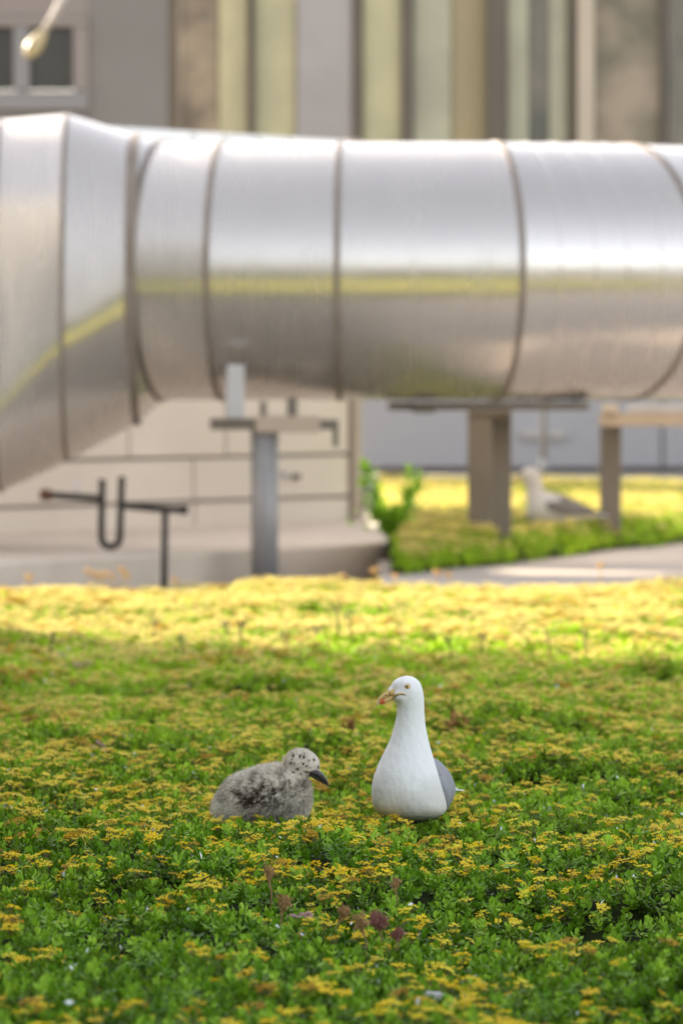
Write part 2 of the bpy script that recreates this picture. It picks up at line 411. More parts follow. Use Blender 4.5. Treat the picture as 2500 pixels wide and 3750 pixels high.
# flowers
x, y = sample_field(2600); k = avoid(x, y); x, y = x[k], y[k]
pn = patchiness(x, y)
thr = -.01 + np.interp(y, [6.5, 8.5, 9.5, 10.7, 11.3, 12.6, 15, 19, 20.5, 26], [.545, .545, .535, .51, .47, .45, .43, .425, .37, .33])
bare = np.exp(-(((x - .42) / .30) ** 2 + ((y - 9.9) / .6) ** 2)) * .10 + np.exp(-(((x + .45) / .25) ** 2 + ((y - 10.0) / .45) ** 2)) * .07
prob = np.clip((pn - thr - bare) / .05, 0, 1) * np.interp(y, [8, 12, 20, 26], [.55, .6, .62, .70])
k = rng.random(len(x)) < prob; x, y = x[k], y[k]; n = len(x)
old = rng.random(n) < .04 + .25 * (value_noise(x, y, .3, 26) > .68)
z = height(x, y) - .010 + rng.normal(.004, .005, n) + np.where(y > 19, .008, 0)
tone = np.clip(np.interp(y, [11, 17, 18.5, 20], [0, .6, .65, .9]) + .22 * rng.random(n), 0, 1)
for nm, kk, pr in (('yellow_sedum_flowers', ~old, PR_FLOW), ('faded_sedum_flowers', old, PR_OLD)):
    m_ = kk.sum()
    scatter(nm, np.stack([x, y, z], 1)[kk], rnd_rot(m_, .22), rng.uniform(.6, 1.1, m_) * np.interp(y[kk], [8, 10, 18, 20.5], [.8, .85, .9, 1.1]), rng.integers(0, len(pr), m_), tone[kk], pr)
# beds beyond the frame to both sides: sparse coarse cover (seen in the duct's reflection)
n = 9000; x = (rng.random(n) * 2 - 1) * 8.8; y = 5 + 20.6 * rng.random(n); k = np.abs(x) > .061 * y + .85; x, y = x[k], y[k]; n = len(x)
scatter('outer_sedum_foliage', np.stack([x, y, height(x, y) - .01], 1), rnd_rot(n, .3), rng.uniform(2.2, 3.2, n), rng.integers(0, 5, n), rng.random(n) * .5, PR_LEAF)
n = 16000; x = (rng.random(n) * 2 - 1) * 8.8; y = 5 + 20.6 * rng.random(n); k = (np.abs(x) > .061 * y + .85) & (rng.random(n) < np.interp(y, [10, 18, 20], [.1, .4, 1])); x, y = x[k], y[k]; n = len(x)
scatter('outer_sedum_flowers', np.stack([x, y, height(x, y) + .01], 1), rnd_rot(n, .2), rng.uniform(2, 3, n), rng.integers(0, 4, n), rng.random(n), PR_FLOW)
# rear bed
n = 42000; x = .3 + 6.5 * rng.random(n) ** 1.3; y = 28.5 + 18 * rng.random(n); k = (y > back_front_edge(x)) & (y < 46.2) & (x < .08 * y + .9); x, y = x[k], y[k]; n = len(x)
e = y - back_front_edge(x)
scatter('rear_sedum_foliage', np.stack([x, y, back_height(x, y) - .02], 1), rnd_rot(n, .35), rng.uniform(1.1, 2.0, n), rng.integers(0, 5, n), rng.random(n) * .6 + .3, PR_LEAF)
k = rng.random(n) < np.interp(e, [0, .35, 1.0, 2.5, 4], [.08, .25, .4, .5, .5]); m_ = k.sum()
scatter('rear_sedum_flowers', np.stack([x + .02, y, back_height(x, y) + .012], 1)[k], rnd_rot(m_, .25), rng.uniform(1.1, 1.8, m_), rng.integers(0, 4, m_), .75 + .25 * rng.random(m_), PR_FLOW)
# red-brown patches, pink flowers, white flecks
def patch(name, spots, protos, smin, smax, dz=0.0):
    xs, ys = [], []
    for px, py, wpx, cnt in spots:
        d = H * FP / (py - HY); x0 = (px - 1250) / FP * d; w = wpx / FP * d
        xs.append(rng.normal(x0, w / 2, cnt)); ys.append(rng.normal(d, w * .8, cnt))
    x = np.concatenate(xs); y = np.concatenate(ys); n = len(x)
    scatter(name, np.stack([x, y, height(x, y) + dz], 1), rnd_rot(n, .25), rng.uniform(smin, smax, n), rng.integers(0, len(protos), n), rng.random(n), protos)
patch('reddish_sedum_patches', [(1750, 2775, 110, 34), (90, 2600, 100, 22), (1660, 2640, 50, 10), (60, 2590, 60, 10), (2060, 2750, 40, 6), (1280, 2700, 40, 5), (20, 2740, 30, 5)], PR_RED, .7, 1.1)
patch('pink_flower_heads', [(830, 2425, 70, 16), (670, 2430, 50, 9), (215, 2385, 40, 7), (285, 2415, 30, 5), (360, 2770, 60, 4), (1082, 3310, 25, 2), (1440, 3360, 25, 1)], PR_PINK, .5, .8, .012)
x, y = sample_field(34, .3); n = len(x)
scatter('white_flecks', np.stack([x, y, height(x, y) + .026], 1), rnd_rot(n, .9), rng.uniform(.5, 1.5, n), np.zeros(n), np.zeros(n), PR_FLECK)

# ------------------------------------------------------------------ big duct
ZC = P(0, 992, 30).z; RD = 472 / FP * 30          # axis height and radius
def ax(px, dy=0.0, d0=30.0):
    return Vector(((px - 1250) / FP * d0, d0 + dy, ZC))
duct = empty('ventilation_duct', (P(1240, 992, 30).x, 30, ZC - RD), 'huge shiny round steel ventilation duct running across the roof with a flared left end', 'duct')
axp = [ax(590, .085), ax(815, .03), ax(1245, 0), ax(1812, 0)]
def step(p, hd, L): return p + Vector((math.cos(hd), math.sin(hd), 0)) * L
axp.append(step(axp[-1], R(21), (2300 - 1812) / FP * 30 / math.cos(R(21))))
axp.append(step(axp[-1], R(40), .75)); axp.append(step(axp[-1], R(55), .75)); axp.append(step(axp[-1], R(60), 4.0))
NS = 64
def mitre_dir(i):
    a = (axp[i] - axp[i - 1]).normalized() if i > 0 else Vector((math.cos(R(-14)), math.sin(R(-14)), 0))
    b = (axp[i + 1] - axp[i]).normalized() if i < len(axp) - 1 else a
    return a, b, (a + b).normalized()
def ring_at(c, nrm, dirn, r):
    """circle of radius r round axis dirn cut by the plane with normal nrm through c"""
    s = Vector((-dirn.y, dirn.x, 0)); out = []
    for k in range(NS):
        t = 2 * math.pi * k / NS; v = s * (math.cos(t) * r) + Vector((0, 0, math.sin(t) * r))
        out.append(c + v - dirn * (v.dot(nrm) / dirn.dot(nrm)))
    return out
for i in range(len(axp) - 1):
    d = (axp[i + 1] - axp[i]).normalized(); n0 = mitre_dir(i)[2]; n1 = mitre_dir(i + 1)[2]
    mb = MB(); A = ring_at(axp[i], n0, d, RD); B = ring_at(axp[i + 1], n1, d, RD)
    rs = [[a.lerp(b, t) for a, b in zip(A, B)] for t in (0, .5, 1)]
    mb.rings(rs, cap=False)
    mb.build('duct_section', M_steel, duct, smooth=True)
    # seam band, a raised ring at the far end of the section
    def band(c, nrm, dd, w=.030, r=RD + .008):
        q = MB(); half = dd * (w / 2)
        prof = [(-1, RD - .01), (-1, r), (1, r), (1, RD - .01), (-1, RD - .01)]
        q.rings([ring_at(c + half * s_, nrm, dd, rr) for s_, rr in prof], cap=False)
        return q.build('seam_band', M_seam, duct, smooth=False)
    band(axp[i + 1], n1, d)
    if i == 4 - 1:     # fine ribs pressed into the curved section
        for t in (.22, .42, .60, .80):
            nn = (n0 * (1 - t) + n1 * t).normalized(); c = axp[i].lerp(axp[i + 1], t)
            q = MB(); q.rings([ring_at(c + d * s_, nn, d, rr) for s_, rr in ((-.012, RD - .002), (-.004, RD + .004), (.004, RD + .004), (.012, RD - .002))], cap=False)
            q.build('pressed_rib', M_steel, duct, smooth=True)
    if i == 0: band(axp[0], n0, d, .045)
# the flare on the left: egg-shaped vertical sections, top sheet rises, belly drops away
def egg(px, top, mid, bot, dy=0.0, rx=RD):
    c = ax(px, dy); out = []
    zt, zm, zb = (P(px, v, 30).z for v in (top, mid, bot))
    for k in range(NS):
        t = 2 * math.pi * k / NS; cs, sn = math.cos(t), math.sin(t)
        zz = zm + (zt - zm) * sn if sn > 0 else zm + (zm - zb) * sn
        p = .82 if sn > 0 else 1.0
        out.append(Vector((c.x, c.y + math.copysign(abs(cs) ** p, cs) * rx, zz)))
    return out
def ring_blend(a, b, t): return [p.lerp(q, t) for p, q in zip(a, b)]
E0 = ring_at(axp[0], mitre_dir(0)[2], (axp[1] - axp[0]).normalized(), RD * .998)
E0 = [Vector(p) for p in E0]
E1 = egg(492, 490, 1048, 1556, .09, RD * .99)
E2 = egg(245, 413, 1205, 1692, .11, RD)
E3 = egg(0, 432, 1500, 1802, .16, RD * 1.0)
E4 = egg(-260, 455, 1660, 1950, .24, RD * 1.0)
E5 = egg(-700, 500, 1780, 2075, .4, RD * 1.0)
# align start angle: ring_at starts on the +side normal (far side), egg starts at +y as well
for a, b, st in ((E0, E1, 4), (E1, E2, 6), (E2, E3, 6), (E3, E4, 4), (E4, E5, 4)):
    mb = MB(); mb.rings([ring_blend(a, b, k / st) for k in range(st + 1)], cap=False); mb.build('flared_section', M_steel, duct, smooth=True)
for E, w in ((E1, .062), (E2, .024), (E3, .02), (E4, .02)):
    c = sum(E, Vector()) / NS; q = MB()
    def sc_(k, dx): return [c + (p - c) * k + Vector((dx, 0, 0)) for p in E]
    q.rings([sc_(.99, -w / 2), sc_(1.006, -w / 2), sc_(1.006, w / 2), sc_(.99, w / 2)], cap=False); q.build('seam_band', M_seam, duct)

# supports -------------------------------------------------------------------
def boxpx(mb, x0, x1, y0, y1, d, depth, mi=0, bev=.004):
    a = P(x0, y1, d); b = P(x1, y0, d)
    mb.box(((a.x + b.x) / 2, d + depth / 2, (a.z + b.z) / 2), (abs(b.x - a.x), depth, abs(b.z - a.z)), 0, mi, bev)
def part(name, m, par, *boxes, bev=.004):
    mb = MB()
    for b in boxes: boxpx(mb, *b, bev=bev)
    return mb.build(name, m, par)
DPX = 29.55
s1 = empty('duct_support', (P(969, 1600, DPX).x, DPX, -.26), 'round grey post with a tan T-shaped cap and upright bracket, in front of the plinth', 'support post', 'supports under the duct')
mb = MB(); c = P(969, 1600, DPX + .07)
mb.tube([(c.x, c.y, -.26), (c.x, c.y, P(0, 1575, DPX).z)], 50 / FP * DPX, 28); mb.build('post', M_post, s1, smooth=True)
mb = MB(); mb.tube([(c.x, c.y, -.259), (c.x, c.y, -.24)], .13, 24); mb.build('foot_plate', M_post, s1)
part('cross_beam', M_postb, s1, (768, 934, 1532, 1574, DPX, .16)); part('cross_beam', M_postb, s1, (1172, 1240, 1536, 1574, DPX, .16))
part('cap_plate', M_tan, s1, (934, 1172, 1524, 1584, DPX - .02, .20))
part('upright_bracket', M_lightsteel, s1, (830, 894, 1335, 1530, DPX - .16, .05))
part('spacer_block', M_postb, s1, (952, 975, 1470, 1523, DPX, .1)); part('spacer_block', M_postb, s1, (1050, 1088, 1455, 1523, DPX, .1))
mb = MB(); a = P(1238, 1560, DPX); b_ = P(1215, 1640, DPX)
mb.box((P(1228, 1600, DPX).x, DPX + .05, P(1228, 1605, DPX).z), (.03, .04, .09), 0, 0, .003); mb.build('hanger_tab', M_postb, s1)

s2 = empty('duct_support', (P(1830, 1600, 31.0).x, 31.0, -.1), 'pair of square brown-grey posts under the middle of the duct', 'support post', 'supports under the duct')
part('cradle_plate', M_postb, s2, (1420, 2155, 1473, 1502, 30.0, .34))
part('clamp_block', M_dark, s2, (1512, 1592, 1476, 1512, 29.9, .09))
mb = MB(); a = P(1835, 1990, 31.0)
mb.box((a.x, 31.06, (-.10 + P(0, 1500, 31).z) / 2), (74 / FP * 31, .11, P(0, 1500, 31).z + .10), 0, 0, .006); mb.build('post', M_postb, s2)
mb = MB(); a = P(1755, 1990, 32.2)
mb.box((a.x, 32.25, (-.10 + P(0, 1500, 32.2).z) / 2), (84 / FP * 32.2, .11, P(0, 1500, 32.2).z + .10), 0, 0, .006); mb.build('post', M_postb, s2)
part('cross_beam', M_postb, s2, (1712, 1872, 1503, 1532, 30.9, .12))

s3 = empty('duct_support', (P(2235, 1600, 33.2).x, 33.2, -.1), 'right-hand square post with a tan beam at its head, just behind the sitting gull', 'support post', 'supports under the duct')
mb = MB(); a = P(2236, 1990, 33.2)
mb.box((a.x, 33.26, (-.10 + P(0, 1560, 33.2).z) / 2), (76 / FP * 33.2, .12, P(0, 1560, 33.2).z + .10), 0, 0, .006); mb.build('post', M_postb, s3)
part('beam', M_tan, s3, (2196, 2900, 1512, 1560, 33.0, .14))
part('top_rail', M_lightsteel, s3, (2300, 2900, 1482, 1509, 33.0, .14)); part('bracket', M_beigecol, s3, (2205, 2262, 1480, 1511, 32.96, .1))

# U-bend drain pipe -----------------------------------------------------------
DU = 28.4; ru = 13 / FP * DU
up = empty('drain_pipe', (P(600, 1900, DU).x, DU, -.26), 'thin dark rusty drain pipe with a U-bend, in front of the concrete plinth', 'pipe')
def px_tube(pts, r=ru, name='pipe_run', m=M_darkpipe, d=DU, n=12):
    mb = MB(); mb.tube([P(x, y, d) for x, y in pts], r, n); return mb.build(name, m, up, smooth=True)
ub = [(374, 1755), (371, 1960)] + [(371 + 34 - 34 * math.cos(t), 1968 + 34 * math.sin(t)) for t in np.linspace(.2, math.pi - .2, 9)] + [(439, 1960), (446, 1745)]
px_tube(ub, name='u_bend')
px_tube([(150, 1811), (368, 1826)]); px_tube([(446, 1850), (560, 1862), (684, 1868)])
mb = MB(); mb.tube([P(604, 1868, DU), (P(600, 0, DU).x, DU, -.26)], ru * .95, 12); mb.build('pipe_leg', M_darkpipe, up, smooth=True)
px_tube([(146, 1811), (162, 1812), (164, 1812), (196, 1814)], [ru * 1.5, ru * 1.5, ru * 1.9, ru * 1.2], 'flange', M_rust)
px_tube([(660, 1866), (688, 1868)], ru * 1.35, 'end_cap'); px_tube([(280, 1760), (288, 1822)], ru * .45, 'valve_stem', M_lightsteel)

# enclosure on its plinth --------------------------------------------------------
def boxface(px):             # the enclosure front plane: distance as a function of pixel column
    # world line through P(0,·,33) and P(1290,·,36)
    A = Vector((-1250 / FP * 33, 33)); B = Vector((40 / FP * 36, 36)); t = (px - 1250) / FP
    # solve A + s(B-A) with x = t*y
    s_ = (t * A.y - A.x) / ((B.x - A.x) - t * (B.y - A.y)); return A.y + s_ * (B.y - A.y)
enc = empty('equipment_enclosure', (P(640, 0, boxface(640)).x, boxface(640), -.0), 'large beige panelled enclosure with a pale top band, behind the duct', 'enclosure')
pa = Vector((P(-110, 0, boxface(-110)).x, boxface(-110), 0)); pb_ = Vector((P(1290, 0, boxface(1290)).x, boxface(1290), 0))
u = (pb_ - pa).normalized(); nrm = Vector((u.y, -u.x, 0)); rot = math.atan2(u.y, u.x); LEN = (pb_ - pa).length
def along(px):
    q = Vector((P(px, 0, boxface(px)).x, boxface(px), 0)); return (q - pa).dot(u)
def zrow(px, py): return P(px, py, boxface(px)).z
mb = MB(); cen = pa + u * (LEN / 2) - nrm * 1.3; mb.box((cen.x, cen.y, 1.14), (LEN - .01, 2.5, 2.5), rot, 0, .0)
mb.build('inner_body', M_frame, enc)
zr = [zrow(640, 1905), zrow(640, 1838), zrow(640, 1677), zrow(640, 1180), 2.27]
zr = [-.10, zr[1], zr[2], 1.30, 2.27]
cols = [-500, 30, 458, 694, 813, 1265]
def panel(a0, a1, z0, z1, m, name='panel', prd=.03, gap=.009):
    mb = MB(); c = pa + u * ((a0 + a1) / 2) + nrm * (prd / 2 - .05 + .05); mb.box((c.x, c.y, (z0 + z1) / 2), (a1 - a0 - 2 * gap, prd, z1 - z0 - 2 * gap), rot, 0, .004)
    return mb.build(name, m, enc)
rowcols = [[-110, 700, 1265], [-110, 694, 1265], [-110, 458, 813, 1265], [-110, 458, 813, 1265]]
for r_ in range(4):
    cc = rowcols[r_]
    for i in range(len(cc) - 1):
        a0, a1 = along(cc[i]), along(cc[i + 1]); panel(a0, a1, zr[r_], zr[r_ + 1], M_panel)
tops = [-110, -60, 200, 445, 690, 810, 925, 1040, 1265]
for i in range(len(tops) - 1): panel(along(tops[i]), along(tops[i + 1]), 2.29, 2.42, M_panelw, 'top_panel', .04, .03)
mb = MB(); c = pa + u * (LEN - .035) + nrm * .02; mb.box((c.x, c.y, 1.14), (.085, .10, 2.52), rot, 0, .006); mb.build('corner_post', M_frame, enc)
for q in ((1240 / 1, 1780), (700, 1825), (1040, 1745)):
    pass
mb = MB(); q = along(1060); c = pa + u * q + nrm * .05; mb.box((c.x, c.y, zrow(1060, 1745)), (.05, .04, .03), rot, 0, .004); mb.build('latch', M_darkpipe, enc)
mb = MB(); q = along(1022); c = pa + u * q + nrm * .05; mb.box((c.x, c.y, zrow(1022, 1740)), (.02, .04, .05), rot, 0, .004); mb.build('latch', M_lightsteel, enc)
# plinth: front line from P(0,·,28.1) to P(1455,·,31.4)
zt = -.008
f0 = Vector((P(-500, 0, 27.3).x, 27.0)); f1 = Vector((P(1475, 0, 31.4).x, 31.4))
b1 = Vector((P(1250, 0, 36.3).x + .10, 36.6)); b0 = Vector((f0.x - 1.5, 33))
mb = MB(); q = [(f0.x, f0.y), (f1.x, f1.y), (b1.x, b1.y), (b0.x, b0.y)]
mb.add([(a, b, -.258) for a, b in q] + [(a, b, zt) for a, b in q], [(4, 5, 6, 7), (0, 1, 5, 4), (1, 2, 6, 5), (2, 3, 7, 6), (3, 0, 4, 7)])
pl = mb.build('concrete_plinth', M_plinth, origin=(f1.x, f1.y, -.258)); tag(pl, 'low wide concrete plinth with a pale flat top under the beige enclosure', 'plinth')
bv_ = pl.modifiers.new('bevel', 'BEVEL'); bv_.width = .012; bv_.segments = 2

# ------------------------------------------------------------------ buildings behind
D1 = 47.0
gb = empty('grey_building', (P(300, 0, D1).x, D1, -.26), 'warm grey clad building at upper left with a small two-pane window', 'building')
def bpart(name, m, par, x0, x1, y0, y1, d, depth, bev=.01):
    mb = MB(); boxpx(mb, x0, x1, y0, y1, d, depth, bev=bev); return mb.build(name, m, par)
# wall in pieces round the window opening (opening px 0..275, y 95..330)
bpart('wall_panel', M_gwall, gb, 325, 612, -700, 2040, D1, .3)
bpart('wall_panel', M_gwall, gb, -900, -62, -700, 2040, D1, .3)
bpart('wall_panel', M_pinktrim, gb, -62, 325, -700, 60, D1 + .003, .3)
bpart('wall_panel', M_gwall, gb, -62, 325, 404, 2040, D1 + .003, .3)
w = bpart('window', M_gwall2, gb, -60, 325, 330, 402, D1 - .05, .2)
for nm, x0, x1, y0, y1, m in (('frame', -60, 325, 60, 96, M_pinktrim), ('frame', 268, 325, 98, 328, M_pinktrim), ('frame', 50, 108, 98, 328, M_gwall2), ('frame', -60, -52, 98, 328, M_gwall2)):
    bpart(nm, m, w, x0, x1, y0, y1, D1 - .04, .15)
for x0, x1 in ((-52, 50), (108, 268)): bpart('pane', M_pane, w, x0, x1, 98, 328, D1 + .09, .02, 0)

D2 = 49.0
fb = empty('glass_facade_building', (P(1500, 0, D2).x, D2, -.26), 'long facade of tall pale green and brown glass bays behind the duct', 'building')
strips = [(612, 655, M_dark, .0, 'mullion'), (655, 800, M_brownglass, .12, 'pane'), (800, 908, M_green1, .10, 'pane'), (908, 932, M_dark, 0, 'mullion'),
          (932, 1084, M_green1, .10, 'pane'), (1084, 1290, M_lilac, .03, 'facade_panel'), (1290, 1328, M_dark, 0, 'mullion'),
          (1328, 1470, M_green1, .10, 'pane'), (1470, 1512, M_dark, 0, 'mullion'), (1512, 1652, M_green2, .1, 'pane'), (1652, 1782, M_olive, .13, 'blind'),
          (1782, 1856, M_dark, -.05, 'mullion'), (1856, 1935, M_green2, .1, 'pane'), (1935, 2010, M_dgreen, .1, 'pane'), (2010, 2078, M_green2, .1, 'pane'), (2078, 2114, M_dark, 0, 'mullion'),
          (2114, 2178, M_beigecol, -.12, 'column'), (2178, 2416, M_mottle, .1, 'pane'), (2416, 2440, M_dark, 0, 'mullion'), (2440, 2700, M_dgreen, .1, 'pane'),
          (2700, 2740, M_dark, 0, 'mullion'), (2740, 3100, M_green2, .1, 'pane'), (3100, 3140, M_dark, 0, 'mullion'), (3140, 3500, M_mottle, .1, 'pane')]
for x0, x1, m, off, nm in strips:
    bpart(nm, m, fb, x0 + 1, x1 - 1, -700, 1380, D2 + off, .12 if nm != 'column' else .24, .006)
bpart('sill', M_dark, fb, 612, 3500, 1380, 1420, D2 - .06, .3)
bpart('inner_wall', M_dark, fb, 600, 3520, -720, 2040, D2 + .30, .3)
# lower blue-grey wall with joints
edges = [1200, 1830, 1995, 2425, 2900, 3500]
for i in range(len(edges) - 1): bpart('base_panel', M_blue, fb, edges[i] + 4, edges[i + 1] - 4, 1420, 1712, D2 - .08, .2)
bpart('base_strip', M_dark, fb, 1200, 3500, 1713, 1752, D2 - .03, .2)
M_wlp = mat('pale_wall_panel', (.43, .40, .37), .5)
for x0, x1 in ((1908, 1978), (2004, 2070)):
    bpart('wall_light_panel', M_wlp, fb, x0, x1, 1578, 1608, D2 - .13, .05)
kb = MB(); boxpx(kb, 1180, 3600, 1744, 1800, 46.6, 1.2, bev=.01); tag(kb.build('kerb', M_kerb), kind='structure')
# thin pole behind the gull
po = empty('thin_pole', (P(1992, 0, 46.4).x, 46.4, -.1), 'thin grey pole with a pale round foot standing behind the sitting gull', 'pole')
mb = MB(); mb.tube([(P(1990, 0, 46.4).x, 46.4, -.1), (P(1990, 0, 46.4).x, 46.4, P(0, 1400, 46.4).z)], .022, 12); mb.build('shaft', M_postb, po, smooth=True)
mb = MB(); mb.tube([(P(1990, 0, 46.4).x, 46.4, P(0, 1740, 46.4).z), (P(1990, 0, 46.4).x, 46.4, P(0, 1680, 46.4).z)], [.045, .03], 14); mb.build('collar', M_post, po, smooth=True)

# hanging bulb before the window
hb = empty('hanging_bulb', P(110, 190, 44), 'pale yellow bulb on a slanting rod in front of the upper left window', 'lamp')
mb = MB(); pts = [P(118 + (145 - 118) * 0 + t * 62, 178 - t * 92, 44) for t in np.linspace(-.35, .75, 9)]
mb.tube(pts, [.012, .045, .062, .066, .064, .058, .05, .04, .022], 16); mb.build('bulb', M_bulb, hb, smooth=True)
mb = MB(); mb.tube([P(165, 110, 44), P(205, 40, 44), P(262, -70, 44)], .030, 10); mb.build('rod', M_rod, hb, smooth=True)

# unseen wing added at the left, placed and sized to shade the near bed
wg = empty('shade_wing', (-10.3, 0, -.26), 'plain rendered wing, unseen left of the view, placed to shade the flower bed', 'building')
CX, CY = -6.1, 24.9
mb = MB(); mb.box((CX - 4, CY - 22.0, 3.6), (8, 44, 7.7), 0, 0, .05); mb.build('wall', M_occl, wg)
mb = MB(); mb.box((CX - 4, CY - 22.0, 7.52), (8.2, 44.2, .14), 0, 0, .02); mb.build('roof_slab', M_kerb, wg)
for k in range(9):
    mb = MB(); mb.box((CX + .01, CY - 3 - 4.6 * k, 3.2), (.05, 1.6, 1.8), 0, 0, .01); wi = mb.build('window', M_gwall2, wg)
    mb = MB(); mb.box((CX + .04, CY - 3 - 4.6 * k, 3.2), (.02, 1.4, 1.6), 0, 0, 0); mb.build('pane', M_pane, wi)

pr = empty('sun_blocker', (-6.3, 31.6, -.26), 'unseen flat-roofed block left of the duct, added to keep sun off the plinth', 'building')  # unseen block added only to keep sun off the plinth
mb = MB(); mb.box((-6.3, 31.9, 1.1), (5.2, 5.0, 2.7), 0, 0, .03); mb.build('wall', M_panel, pr)
mb = MB(); mb.box((-6.3, 31.9, 2.5), (5.4, 5.2, .12), 0, 0, .02); mb.build('roof_slab', M_kerb, pr)
# ------------------------------------------------------------------ birds
def remeshed(mb, name, m, voxel, smooth_it=8, factor=.6):
    me = bpy.data.meshes.new(name + '_src'); me.from_pydata(mb.v, [], mb.f); me.update(); recalc(me)
    o = bpy.data.objects.new(name + '_src', me); COL.objects.link(o)
    r = o.modifiers.new('r', 'REMESH'); r.mode = 'VOXEL'; r.voxel_size = voxel
    s = o.modifiers.new('s', 'SMOOTH'); s.iterations = smooth_it; s.factor = factor
    dg = bpy.context.evaluated_depsgraph_get(); dg.update()
    nm = bpy.data.meshes.new_from_object(o.evaluated_get(dg)); nm.name = name
    bpy.data.objects.remove(o); nm.materials.clear(); nm.materials.append(m)
    nm.polygons.foreach_set("use_smooth", [True] * len(nm.polygons)); return nm

def ellipsoid(mb, c, rad, rot=None, n=20, m=14):
    c = Vector(c); rot = rot or Matrix.Identity(3); rs = []
    for i in range(1, m):
        ph = math.pi * i / m - math.pi / 2
        rs.append([c + rot @ Vector((rad[0] * math.cos(ph) * math.cos(2 * math.pi * k / n), rad[1] * math.cos(ph) * math.sin(2 * math.pi * k / n), rad[2] * math.sin(ph))) for k in range(n)])
    mb.rings(rs)

def put(name, me, par, loc=(0, 0, 0)):
    o = bpy.data.objects.new(name, me); COL.objects.link(o); o.parent = par; o.location = loc; return o

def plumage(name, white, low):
    """white breast, shade and green bounce painted on the belly; fine feather relief"""
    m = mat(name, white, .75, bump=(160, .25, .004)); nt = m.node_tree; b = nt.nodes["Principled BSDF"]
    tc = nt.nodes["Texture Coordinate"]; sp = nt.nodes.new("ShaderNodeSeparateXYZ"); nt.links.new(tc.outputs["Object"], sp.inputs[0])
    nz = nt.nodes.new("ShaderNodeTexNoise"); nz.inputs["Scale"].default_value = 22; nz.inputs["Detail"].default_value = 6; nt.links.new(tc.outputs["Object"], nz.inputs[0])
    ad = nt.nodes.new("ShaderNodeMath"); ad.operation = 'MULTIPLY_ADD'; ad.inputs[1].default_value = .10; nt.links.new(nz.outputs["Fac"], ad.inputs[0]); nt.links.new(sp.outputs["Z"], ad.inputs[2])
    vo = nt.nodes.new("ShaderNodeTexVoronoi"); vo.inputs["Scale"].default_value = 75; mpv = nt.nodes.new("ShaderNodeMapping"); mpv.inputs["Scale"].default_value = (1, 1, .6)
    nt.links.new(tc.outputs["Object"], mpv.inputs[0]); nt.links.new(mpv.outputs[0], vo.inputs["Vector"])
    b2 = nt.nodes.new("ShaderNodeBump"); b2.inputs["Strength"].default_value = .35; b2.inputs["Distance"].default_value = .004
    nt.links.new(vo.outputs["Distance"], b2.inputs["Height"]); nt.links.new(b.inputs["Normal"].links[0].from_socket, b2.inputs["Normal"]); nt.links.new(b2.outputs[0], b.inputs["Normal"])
    mr = nt.nodes.new("ShaderNodeMapRange"); mr.inputs[1].default_value = .155; mr.inputs[2].default_value = .03; nt.links.new(ad.outputs[0], mr.inputs[0])  # belly darkens downwards: shade and green bounce put into the colour
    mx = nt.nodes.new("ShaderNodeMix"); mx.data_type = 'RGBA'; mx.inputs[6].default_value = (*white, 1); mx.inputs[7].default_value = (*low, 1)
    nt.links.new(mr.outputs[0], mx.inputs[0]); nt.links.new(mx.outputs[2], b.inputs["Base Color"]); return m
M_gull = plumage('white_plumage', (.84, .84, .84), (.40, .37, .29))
M_gull2 = plumage('greyish_plumage', (.56, .53, .50), (.34, .30, .26))
M_wing = mat('grey_wing', (.20, .205, .23), .7, noise=(60, .6, (.25, .255, .28)), bump=(120, .4, .004))
M_wing2 = mat('brown_grey_wing', (.15, .13, .12), .75, noise=(40, .7, (.20, .175, .16)), bump=(90, .4, .004))
M_black = mat('black_feather', (.02, .02, .022), .6)
M_wfeath = mat('white_feather', (.82, .82, .82), .7, bump=(140, .3, .003))
M_beak = mat('yellow_beak', (.60, .40, .13), .38, noise=(90, .7, (.56, .38, .17)))
M_beakpale = mat('pale_beak_tip', (.66, .58, .46), .35)
M_beakred = mat('red_gonys_spot', (.50, .085, .02), .4)
M_nostril = mat('dark_nostril', (.05, .03, .02), .6)
M_iris = mat('pale_yellow_iris', (.72, .58, .22), .15)
M_ring = mat('orange_eye_ring', (.50, .20, .05), .5)
M_pupil = mat('black_pupil', (.006, .006, .006), .05)

s_world[0] = False
KG = 1 / (3.136 * FP / 12.0)
def gx(cx): return (cx - 780) * KG
def gz(cy): return (1860 - cy) * KG
GULL_SL = [(231, 725, 775, .008), (240, 690, 812, .016), (258, 650, 848, .022), (280, 612, 880, .028), (310, 581, 903, .032), (350, 568, 921, .034), (400, 570, 934, .035),
           (450, 584, 944, .035), (500, 606, 949, .034), (550, 628, 951, .033), (600, 638, 951, .0315), (700, 630, 955, .032), (800, 606, 965, .034), (900, 578, 983, .038),
           (1000, 543, 1007, .044), (1100, 492, 1034, .051), (1200, 442, 1063, .059), (1300, 400, 1093, .067), (1400, 366, 1121, .073), (1500, 345, 1150, .078),
           (1600, 342, 1180, .080), (1700, 355, 1206, .080), (1770, 385, 1210, .075), (1820, 440, 1170, .066), (1860, 520, 1090, .05), (1890, 620, 990, .03)]
A_AX = R(10); aax = Vector((math.sin(A_AX), math.cos(A_AX), 0)); sax = Vector((math.cos(A_AX), -math.sin(A_AX), 0))
TORSO = [(-.03, .050, .040, .055), (.0, .064, .055, .050), (.06, .067, .058, .038), (.12, .064, .056, .036), (.18, .062, .054, .044), (.24, .050, .042, .044), (.30, .034, .026, .044), (.36, .020, .012, .040), (.39, .010, .006, .038)]
def torso_at(u_):
    a = np.array(TORSO); return [np.interp(u_, a[:, 0], a[:, k]) for k in (1, 2, 3)]
